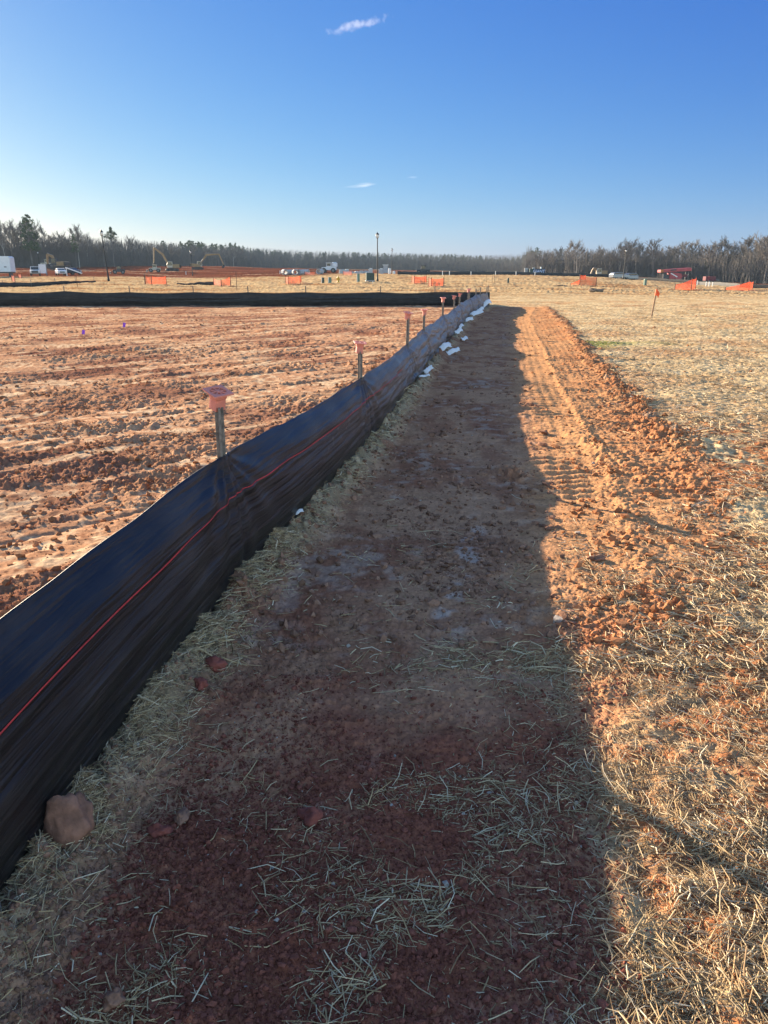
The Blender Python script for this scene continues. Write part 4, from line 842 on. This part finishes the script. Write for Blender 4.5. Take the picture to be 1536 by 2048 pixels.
# ------------------------------------------------------------------ near stones, flaps
def stone(loc, sz, label, colr, name='rock', seed=0, cat='rock', sub=4, amp=.16):
    bm = bmesh.new(); bmesh.ops.create_icosphere(bm, subdivisions=sub, radius=1)
    from mathutils import noise as mn
    rp = random.Random(seed * 7 + 1); PL = [(Vector((rp.gauss(0, 1), rp.gauss(0, 1), rp.gauss(0, 1))).normalized(), rp.uniform(.66, .95)) for _ in range(16)]
    for v in bm.verts:
        p = v.co.copy(); p = p * (.25 + .75 * min([1.15] + [d_ / max(p.dot(n_), .05) for n_, d_ in PL])); q = p * 1.3 + Vector((seed * 3.1, seed, 0)); k = 1 + amp * 1.5 * mn.noise(q) + amp * .6 * mn.noise(p * 3 + Vector((seed, 0, 0))) + amp * .5 * abs(mn.noise(p * 4.5 + Vector((seed, 3, 0)))) + amp * .45 * mn.noise(p * 9) + amp * .4 * mn.noise(p * 22)
        c_ = mn.cell(p * 1.6 + Vector((seed, 0, 0))); v.co = p * (k + .05 * c_)
        v.co.x *= sz[0]; v.co.y *= sz[1]; v.co.z *= sz[2]
    me = bpy.data.meshes.new(name); bm.to_mesh(me); bm.free(); me.polygons.foreach_set('use_smooth', [True] * len(me.polygons))
    me.materials.append(colr); o = bpy.data.objects.new(name, me); COL.objects.link(o); o.location = loc; tag(o, label, cat); return o
M_rock = mat('tan_rock', (.27, .135, .09), .95, noise=.4, scale=26, bump=1.0); M_rclod = mat('red_clay', (.24, .07, .05), .95, noise=.35, scale=25, bump=.9); M_bclod = mat('brown_clay', (.27, .14, .09), .95, noise=.35, scale=25, bump=.9)
stone((-.90, 1.76, .095), (.076, .064, .112), 'large rough tan rock leaning against the foot of the black fence', M_rock, seed=4, amp=.15)
x, y, z_ = row3(622, 1640); stone((x, y, z_ + .018), (.038, .036, .032), 'fist-sized dark red clay clod in the middle of the shaded path', M_rclod, 'clay_clod', 2, 'clod', amp=.3)
x, y, z_ = row3(322, 1668); stone((x, y, z_ + .012), (.034, .022, .020), 'small red clay clod by the straw right of the tan rock', M_rclod, 'clay_clod', 3, 'clod', amp=.3)
x, y, z_ = row3(365, 1640); stone((x, y, z_ + .012), (.022, .035, .018), 'flat reddish clay clod on the slope of the straw bank', M_bclod, 'clay_clod', 4, 'clod', amp=.3)
x, y, z_ = row3(430, 1345); stone((x, y, z_ + .012), (.05, .04, .032), 'rounded red clay clod half sunk in the straw bank', M_rclod, 'clay_clod', 5, 'clod', amp=.25)
x, y, z_ = row3(404, 1390); stone((x, y, z_ + .01), (.026, .03, .026), 'dark red clay clod just below the rounded one', M_rclod, 'clay_clod', 6, 'clod', amp=.3)
x, y, z_ = row3(230, 2010); stone((x, y, z_ + .01), (.022, .022, .02), 'small brown clod at the bottom of the picture beside the straw', M_bclod, 'clay_clod', 7, 'clod', amp=.3)
x, y, z_ = row3(1195, 1125); stone((x, y, z_ + .008), (.045, .024, .017), 'dark brown clod lying in the sunlit cleat marks', M_bclod, 'clay_clod', 8, 'clod', amp=.4)
x, y, z_ = row3(890, 685); stone((x - .1, y, z_ + .1), (.20, .25, .17), 'rounded clay lump resting against the fence between white plastic scraps', M_bclod, 'clay_clod', 9, 'clod', amp=.25)
M_flap = mat('white_plastic_sheet', (.74, .76, .80), .45, noise=.08, scale=10, bump=.3)
def flap(px, row, L, w, rz, label, seed, ry=.6):
    x, y, z_ = row3(px, row); r_ = random.Random(seed); n = 8; V = []; Fq = []
    for i in range(n + 1):
        for j in range(5):
            u, v = i / n - .5, j / 4 - .5; V.append((u * L * .72 * (1 + .2 * r_.random()), v * w * .52 * (1 + .5 * r_.random()) + .1 * w * math.sin(6 * u), .12 * w * math.sin(9 * u + seed) + .10 * w * r_.random() + .25 * w * v))
    for i in range(n):
        for j in range(4): a = i * 5 + j; Fq.append((a, a + 5, a + 6, a + 1))
    o = MB().add(V, Fq).build('plastic_scrap', M_flap, None, True); tag(o, label, 'plastic scrap', 'white plastic scraps at the fence foot'); o.location = (x, y, z_ + .04 + w * .35); o.rotation_euler = (R(34), -ry * .6, rz * .35 + .2); md = o.modifiers.new('t', 'SOLIDIFY'); md.thickness = .003
flap(888, 712, .50, .16, R(80), 'long white plastic scrap, left of the bright pair at the fence foot', 1, .35); flap(906, 712, .42, .13, R(75), 'white plastic scrap, right of the bright pair at the fence foot', 2, .3)
flap(856, 758, .26, .10, R(100), 'narrow white plastic scrap nearest the viewer by the straw bank', 3, .5); flap(848, 770, .22, .05, R(10), 'thin flat white plastic sliver lying on the straw bank', 4, .1)
flap(916, 675, .35, .15, R(70), 'white plastic scrap just above the clay lump', 5, .4); flap(929, 683, .26, .12, R(60), 'bluish white plastic scrap lying right of the clay lump', 6, .2)
flap(922, 664, .3, .12, R(100), 'small white plastic scrap behind the clay lump', 7, .5); flap(936, 649, .5, .16, R(60), 'small bright scrap halfway up the far fence foot', 8, .3)
flap(950, 636, .9, .25, R(60), 'larger white scrap under the far bright fence folds', 9, .4); flap(958, 629, .6, .2, R(80), 'white scrap next to the largest far one', 10, .4); flap(968, 622, .9, .3, R(50), 'last white scrap before the end of the fence', 11, .5)
flap(597, 1062, .10, .03, R(40), 'tiny bluish plastic flap poking out of the near fence foot', 12, .3)

# small earth mounds in the field
M_mound = mat('dark_earth', (.20, .14, .09), .95, noise=.3, scale=3, bump=.8)
for px, row, w_, h_, lb in [(1196, 582, .62, .26, 'small dark earth mound in the straw below the large orange net'), (1126, 571, .55, .14, 'low dark earth mound left of the large orange net'), (1108, 612, .0, .0, '')]:
    if w_ == 0: continue
    x, y, z_ = spot(px, row); o = stone((x, y, z_), (w_, w_ * .8, h_), lb, M_mound, 'earth_mound', int(px), 'mound', amp=.3)

# ------------------------------------------------------------------ trees
def tube3(V, F_, p0, p1, r0, r1, n=3):
    d = (p1 - p0); 
    if d.length < 1e-6: return
    d.normalize(); a = d.orthogonal(); a.normalize(); b = d.cross(a); o = len(V)
    for p, r_ in ((p0, r0), (p1, r1)):
        for i in range(n): t_ = 6.2831853 * i / n; V.append(tuple(p + a * (r_ * math.cos(t_)) + b * (r_ * math.sin(t_))))
    for i in range(n): j = (i + 1) % n; F_.append((o + i, o + j, o + n + j, o + n + i))
def bare_tree(seed, h=18.0, spread=.30, clear=.42, lv=4, dens=1.0):
    """trunk, ascending limbs that fan into a rounded crown of fine twigs"""
    r_ = random.Random(seed); TV, TF, CV, CF = [], [], [], []
    def limb(p, d, L, r0, r1, n, k, wob, rise):
        q = p; out = [p]
        for i in range(n):
            d = (d + Vector((r_.uniform(-wob, wob), r_.uniform(-wob, wob), rise))).normalized(); q2 = q + d * (L / n)
            tube3(TV if k < 2 else CV, TF if k < 2 else CF, q, q2, r0 + (r1 - r0) * i / n, r0 + (r1 - r0) * (i + 1) / n, (6, 4, 3, 3, 3)[k]); q = q2; out.append(q)
        return out, d
    lean = Vector((r_.uniform(-.06, .06), r_.uniform(-.06, .06), 1)).normalized()
    trunk, dt = limb(Vector((0, 0, -.5)), lean, h * .92, .21, .035, 9, 0, .045, .05)
    nl = int(13 * dens)
    for a in range(nl):
        t_ = clear + (1 - clear) * (a + r_.random()) / nl * .93; f = t_ * 9; i = min(int(f), 8); p = trunk[i].lerp(trunk[i + 1], f - i); az = a * 2.4 + r_.uniform(-.5, .5)
        el = r_.uniform(.5, .95) + .35 * t_; d = Vector((math.cos(az) * math.cos(el), math.sin(az) * math.cos(el), math.sin(el))); L = h * spread * (1.25 - .75 * t_) * r_.uniform(.8, 1.25)
        l1, d1 = limb(p, d, L, .10 * (1.2 - t_), .03, 4, 1, .16, .05)
        for b in range(int(10 * dens)):
            f = r_.uniform(.7, 4.0); i = min(int(f), 3); p2 = l1[i].lerp(l1[i + 1], f - i); d2 = (d1 + Vector((r_.gauss(0, .55), r_.gauss(0, .55), r_.uniform(-.1, .55)))).normalized()
            l2, d3 = limb(p2, d2, L * r_.uniform(.28, .55), .070, .050, 3, 2, .2, .06)
            for c in range(int(7 * dens)):
                f = r_.uniform(.5, 3); i = min(int(f), 2); p3 = l2[i].lerp(l2[i + 1], f - i); d4 = (d3 + Vector((r_.gauss(0, .6), r_.gauss(0, .6), r_.uniform(-.1, .6)))).normalized()
                tube3(CV, CF, p3, p3 + d4 * (L * r_.uniform(.12, .30)), .052, .034, 3)
    zmax = max(v[2] for v in CV); k = h / zmax; sc = lambda A: [(a * k, b * k, c * k) for a, b, c in A]
    return sc(TV), TF, sc(CV), CF
def pine(seed, h=18.0, w=3.2, clear=.45, flat=False, dens=1.0):
    r_ = random.Random(seed); TV, TF, CV, CF = [], [], [], []; tube3(TV, TF, Vector((0, 0, -.5)), Vector((.3, 0, h * .6)), .26, .17, 6); tube3(TV, TF, Vector((.3, 0, h * .6)), Vector((.2, 0, h * .97)), .17, .05, 5)
    nc_ = int(64 * dens)
    for i in range(nc_):
        t_ = r_.random(); z_ = h * (clear + (1 - clear) * t_); wr_ = w * math.sqrt(max(0, 1 - t_ ** 2)) * r_.uniform(.3, 1) if not flat else w * math.sin(math.pi * min(1, t_ + .25)) * r_.uniform(.3, 1)
        a = r_.uniform(0, 6.283); c_ = Vector((wr_ * math.cos(a), wr_ * math.sin(a), z_)); tube3(TV, TF, Vector((.2, 0, z_ - wr_ * .3)), c_, .06, .02, 3); rad = r_.uniform(.5, 1.15) * (1.1 - .5 * t_)
        for _ in range(34):
            u = Vector((r_.gauss(0, 1), r_.gauss(0, 1), r_.gauss(0, .6))); u = u.normalized() * (rad * r_.random() ** .4); p = c_ + u; e1 = Vector((r_.uniform(-1, 1), r_.uniform(-1, 1), r_.uniform(-.6, .9))).normalized() * .26; e2 = e1.cross(Vector((r_.uniform(-1, 1), r_.uniform(-1, 1), 1))).normalized() * .16; o = len(CV)
            CV += [tuple(p - e1), tuple(p + e2), tuple(p + e1), tuple(p - e2)]; CF.append((o, o + 1, o + 2, o + 3))
    return TV, TF, CV, CF
M_bark = mat('grey_bark', (.17, .145, .125), .95, noise=.25, scale=1.0); M_twig2 = mat('brush_twigs', (.12, .108, .10), .95, noise=.2, scale=.6); M_twig = mat('twigs', (.21, .185, .16), .95, noise=.2, scale=.6); M_needle = mat('pine_needles', (.085, .12, .055), .8, noise=.35, scale=.5); M_bark2 = mat('pale_bark', (.42, .38, .33), .95, noise=.2, scale=1.0)
def mesh_of(name, V, F_, m): me = bpy.data.meshes.new(name); me.from_pydata(V, [], F_); me.materials.append(m); me.update(); return me
BT = []; 
for i, (sp, cl) in enumerate([(.34, .42), (.42, .38), (.38, .50), (.32, .36), (.44, .46), (.36, .38), (.40, .52), (.34, .46)]): BT.append(bare_tree(20 + i, 18, sp, cl))
PT_ = [pine(50 + i, 18, w_, c_, f_, dn) for i, (w_, c_, f_, dn) in enumerate([(3.0, .35, False, 1.3), (2.6, .5, False, 1), (3.4, .72, True, .7), (2.4, .3, False, 1.1)])]
BM = [(mesh_of('trunk', t[0], t[1], M_bark2 if i % 3 == 1 else M_bark), mesh_of('crown', t[2], t[3], M_twig)) for i, t in enumerate(BT)]; PM = [(mesh_of('trunk', t[0], t[1], M_bark), mesh_of('crown', t[2], t[3], M_needle)) for t in PT_]
EDGE = [(-500, 250), (-100, 255), (0, 262), (150, 275), (300, 330), (450, 430), (600, 540), (760, 580), (950, 570), (1040, 520), (1058, 345), (1150, 315), (1300, 290), (1430, 272), (1536, 255), (1700, 250), (2100, 240)]
TOPR = [(-200, 448), (0, 443), (45, 448), (70, 440), (85, 450), (120, 458), (145, 470), (150, 455), (180, 455), (195, 478), (215, 465), (240, 470), (265, 468), (290, 482), (320, 482), (345, 492), (390, 485), (420, 492), (470, 490), (500, 500), (560, 505), (700, 508), (900, 512), (1040, 517), (1060, 502), (1100, 491), (1140, 482), (1190, 490), (1215, 488), (1260, 478), (1285, 480), (1310, 482), (1350, 480), (1380, 474), (1400, 480), (1440, 475), (1480, 474), (1500, 466), (1536, 456), (1800, 450)]
eP, eD = zip(*EDGE); tP, tR = zip(*TOPR)
SEGS = [(60, 'before the left edge of the dark wood above the white trailer'), (140, 'in the tall left wood above the pickup truck'), (205, 'in the wood edge left of the left street lamp'), (300, 'in the wood edge right of the left street lamp'), (400, 'rising behind the two yellow excavators'), (560, 'rising over the far wood left of the concrete pipes'),
        (1120, 'at the start of the right wood behind the lettered container'), (1180, 'in the right wood above the large orange net'), (1240, 'in the right wood above the small yellow excavator'), (1310, 'in the right wood above the silver cars'), (1390, 'in the right wood right behind the red screening machine'), (1460, 'in the right wood above the dark red container'), (1540, 'in the tall right wood above the rightmost orange net')]
rt = random.Random(77); LIST = []
px = -6.0
while px < 500: LIST.append(px); px += rt.uniform(11, 23) * (1.4 if px > 285 else 1)
px = 1062.0
while px < 1545: LIST.append(px); px += rt.uniform(9, 19)
def tree_at(px, kind, k, dd=None, top=None, label=None, group=None):
    d = dd or float(np.interp(px, eP, eD)) + rt.uniform(-8, 14); x, y, z_ = spot(px, d=d); row = top or (float(np.interp(px, tP, tR)) + rt.uniform(-3, 16) * (1 if px < 290 or px > 1000 else .5)); hh = CAMH + (YH - row) * d / 1574 - z_; s_ = max(hh, 4) / 18.0
    name = 'pine_tree' if kind == 'p' else 'bare_tree'; seg = next((t_ for e_, t_ in SEGS if px < e_), SEGS[-1][1])
    lb = label or (('dark evergreen pine ' if kind == 'p' else 'leafless grey tree ') + seg); r = empty(name, (x, y, z_), rt.uniform(0, 6.28), lb, 'tree', group or ('pines ' if kind == 'p' else 'bare trees ') + seg); wd = s_ * rt.uniform(.85, 1.25); r.scale = (wd, wd, s_)
    me = (PM if kind == 'p' else BM)[k % (len(PM) if kind == 'p' else len(BM))]
    for nm, m_ in (('trunk', me[0]), ('crown', me[1])): o = bpy.data.objects.new(nm, m_); COL.objects.link(o); o.parent = r
for i, px in enumerate(LIST): tree_at(px, 'b', rt.randrange(8))
tree_at(68, 'p', 0, 262, 438, 'tallest dark pine of the left wood, standing over the bare crowns'); tree_at(155, 'p', 1, 270, 474, 'dark rounded pine beneath the two thin bare trees of the left wood'); tree_at(230, 'p', 2, 285, 461, 'flat-topped pine with a clear trunk right of the left street lamp'); tree_at(1335, 'p', 0, 292, 512, 'low green pine hidden among the bare trees behind the red machine'); tree_at(1412, 'p', 3, 280, 515, 'low green pine among the bare trees above the dark red container')
# the mass of the wood behind (uncountable)
def mass(name, n, pxr, dep, kinds, topo, hk, seed, label, m_pairs):
    r_ = np.random.RandomState(seed); acc = {}
    for i in range(n):
        px = r_.uniform(*pxr); d = np.interp(px, eP, eD) + r_.uniform(*dep); x = (px - CX) / 1574 * d; row = np.interp(px, tP, tR) + topo + r_.uniform(0, hk)
        acc.setdefault(r_.randint(len(kinds)), []).append((x, d, row, r_.rand() * 6.28))
    Vs, Fs = {}, {}; 
    for ki, L_ in acc.items():
        A = np.array(L_); Z = H(A[:, 0], A[:, 1]); hh = CAMH + (YH - A[:, 2]) * A[:, 1] / 1574 - Z; sc = np.clip(hh, 5, 40) / 18
        tr = kinds[ki]
        for part in (0, 1):
            v = np.array(tr[part * 2]); f = np.array([q for q in tr[part * 2 + 1]]) if part else None
            if part == 0: f = np.array([q for q in tr[1] if len(q) == 4])
            ca, sa = np.cos(A[:, 3]), np.sin(A[:, 3]); X = (v[None, :, 0] * ca[:, None] - v[None, :, 1] * sa[:, None]) * sc[:, None] + A[:, 0:1]; Y = (v[None, :, 0] * sa[:, None] + v[None, :, 1] * ca[:, None]) * sc[:, None] + A[:, 1:2]; ZZ = v[None, :, 2] * sc[:, None] + Z[:, None]
            V = np.stack([X, Y, ZZ], -1).reshape(-1, 3); Fq = (f[None] + (np.arange(len(A)) * len(v))[:, None, None]).reshape(-1, 4)
            o_ = sum(len(q) for q in Vs.get(part, [])); Vs.setdefault(part, []).append(V); Fs.setdefault(part, []).append(Fq + o_)
    V0 = np.concatenate(Vs[0]); F0 = np.concatenate(Fs[0]); V1 = np.concatenate(Vs[1]); F1 = np.concatenate(Fs[1]) + len(V0)
    o = np_mesh(name, np.concatenate([V0, V1]), np.concatenate([F0, F1]), m_pairs[0]); o.data.materials.append(m_pairs[1]); o.data.polygons.foreach_set('material_index', np.concatenate([np.zeros(len(F0), np.int32), np.ones(len(F1), np.int32)])); tag(o, label, 'woodland', kind='stuff')
SB = [bare_tree(90 + i, 18, .26, .25, 3, .62) for i in range(5)]; SP = [pine(110 + i, 18, 3.2, .30, False, .6) for i in range(3)]
mass('leafless_woodland', 420, (-60, 420), (12, 60), SB, 58, 12, 1, 'leafless grey woodland filling in behind the left tree edge', (M_bark, M_twig2))
mass('leafless_woodland', 420, (420, 1062), (-30, 30), SB, 8, 14, 2, 'distant leafless woodland band across the middle', (M_bark, M_twig2))
mass('leafless_woodland', 480, (1055, 1640), (10, 60), SB, 42, 12, 3, 'leafless grey woodland filling in behind the right tree edge', (M_bark, M_twig2))
mass('pine_woodland', 170, (-60, 420), (45, 85), SP, 54, 6, 4, 'dark pine woodland behind the left bare trees', (M_bark, M_needle))
mass('pine_woodland', 420, (330, 1080), (35, 120), SP, -2, 9, 5, 'distant green pine woodland along the horizon in the middle', (M_bark, M_needle))
mass('pine_woodland', 120, (1040, 1640), (60, 110), SP, 38, 6, 6, 'dark pine woodland deep behind the right bare trees', (M_bark, M_needle))
def brush(pxr, n, seed, label, hmin=3, hmax=11):
    r_ = np.random.RandomState(seed); px = r_.uniform(*pxr, n); d = np.interp(px, eP, eD) + r_.uniform(-2, 45, n); x = (px - CX) / 1574 * d; Z = H(x, d); hh = r_.uniform(hmin, hmax, n); lean = r_.normal(0, .09, (n, 2)) * hh[:, None]; rad = r_.uniform(.03, .12, n)
    V = []; 
    for (k, q) in ((0, 1.0), (1, .35)):
        for a in (0, 2.1, 4.2): V.append(np.stack([x + lean[:, 0] * k + rad * q * np.cos(a), d + lean[:, 1] * k + rad * q * np.sin(a), Z - .3 + hh * k], -1))
    V = np.stack(V, 1).reshape(-1, 3); f = np.array([[0, 1, 4, 3], [1, 2, 5, 4], [2, 0, 3, 5]]); Fq = (f[None] + (np.arange(n) * 6)[:, None, None]).reshape(-1, 4)
    tag(np_mesh('undergrowth', V, Fq, M_twig2), label, 'undergrowth', kind='stuff')
brush((-80, 500), 16000, 5, 'dense saplings and brush under the left wood'); brush((450, 1062), 14000, 6, 'dense saplings and brush under the distant middle wood', 4, 13); brush((1050, 1680), 16000, 7, 'dense saplings and brush under the right wood')
# wooded rise behind, closing the horizon
n = 160; hx = []
V = []; F_ = []
for i in range(n + 1):
    px = -900 + i * (3400 / n); d0 = float(np.interp(px, eP, eD)) + 130
    for k, (dd, rw) in enumerate(((0, 552), (5, 524), (60, 521), (160, 545))):
        d = d0 + dd; x = (px - CX) / 1574 * d; V.append((x, d, CAMH + (YH - rw + 2.0 * math.sin(i * 1.7) + 1.2 * math.sin(i * .6)) * d / 1574 - (0 if k else 3)))
for i in range(n):
    for k in range(3): a = i * 4 + k; F_.append((a, a + 4, a + 5, a + 1))
o = MB().add(V, F_).build('wooded_hills', mat('far_wood', (.060, .062, .050), 1.0, noise=.5, scale=.25, bump=1.0), None, True); tag(o, kind='structure')

# ------------------------------------------------------------------ clouds: two wisps high in the air
def cloud_mat(name, dens, seed, stretch):
    m = bpy.data.materials.new(name); m.use_nodes = True; nt = m.node_tree; nt.nodes.clear(); L = nt.links
    out = nt.nodes.new('ShaderNodeOutputMaterial'); pv = nt.nodes.new('ShaderNodeVolumePrincipled'); pv.inputs['Color'].default_value = (1, 1, 1, 1); pv.inputs['Anisotropy'].default_value = .3
    tc = nt.nodes.new('ShaderNodeTexCoord'); mp = nt.nodes.new('ShaderNodeMapping'); mp.inputs['Scale'].default_value = stretch; mp.inputs['Location'].default_value = (seed, 0, 0); L.new(tc.outputs['Object'], mp.inputs[0])
    n = nt.nodes.new('ShaderNodeTexNoise'); n.inputs['Scale'].default_value = 1; n.inputs['Detail'].default_value = 4; L.new(mp.outputs[0], n.inputs['Vector'])
    ln = nt.nodes.new('ShaderNodeVectorMath'); ln.operation = 'LENGTH'; L.new(tc.outputs['Object'], ln.inputs[0])
    mr = nt.nodes.new('ShaderNodeMapRange'); mr.inputs['From Min'].default_value = 1.0; mr.inputs['From Max'].default_value = .1; mr.inputs['To Min'].default_value = -.42; mr.inputs['To Max'].default_value = .16; L.new(ln.outputs['Value'], mr.inputs['Value'])
    ad = nt.nodes.new('ShaderNodeMath'); ad.operation = 'ADD'; L.new(n.outputs['Fac'], ad.inputs[0]); L.new(mr.outputs[0], ad.inputs[1])
    m2 = nt.nodes.new('ShaderNodeMapRange'); m2.inputs['From Min'].default_value = .40; m2.inputs['From Max'].default_value = .80; m2.inputs['To Max'].default_value = dens; L.new(ad.outputs[0], m2.inputs['Value']); L.new(m2.outputs[0], pv.inputs['Density']); L.new(pv.outputs[0], out.inputs['Volume'])
    return m
def cloud(px, row, dist, wpx, hpx, tilt, dens, seed, label, stretch):
    v = -(row - CY) / F_PX; d = Vector(((px - CX) / F_PX, math.cos(PITCH) + v * math.sin(PITCH), -math.sin(PITCH) + v * math.cos(PITCH))); p = Vector((0, 0, CAMH)) + d * dist; k = dist / F_PX
    bm = bmesh.new(); bmesh.ops.create_icosphere(bm, subdivisions=3, radius=1); me = bpy.data.meshes.new('cloud'); bm.to_mesh(me); bm.free(); me.materials.append(cloud_mat('cloud_vapour', dens, seed, stretch))
    o = bpy.data.objects.new('cloud', me); COL.objects.link(o); o.location = p; o.scale = (wpx * k / 2, hpx * k, hpx * k / 2); o.rotation_euler = (0, -tilt, 0); tag(o, label, 'cloud', kind='structure')
cloud(713, 50, 9000, 235, 30, R(13), .0026, 3, 'small ragged white contrail high in the blue sky', (11, 2.2, 1.3)); cloud(722, 371, 14000, 110, 15, R(3), .0028, 8, 'thin white wisp of cloud above the horizon', (1.5, 1.5, 2.0))
cloud(826, 355, 14000, 40, 9, R(2), .002, 12, 'tiny faint cloud right of the thin wisp', (1.2, 1.5, 2.0))

# ------------------------------------------------------------------ thin blue air over the site
hz = MB().box((0, 330, 16.5), (1500, 860, 45)).build('haze', bpy.data.materials.new('air'))
hm = hz.data.materials[0]; hm.use_nodes = True; hn = hm.node_tree; hn.nodes.clear(); ho = hn.nodes.new('ShaderNodeOutputMaterial'); hv = hn.nodes.new('ShaderNodeVolumePrincipled')
hv.inputs['Color'].default_value = (.60, .80, 1.0, 1); hv.inputs['Density'].default_value = HAZE; hv.inputs['Anisotropy'].default_value = .1
hn.links.new(hv.outputs[0], ho.inputs['Volume']); tag(hz, kind='stuff')
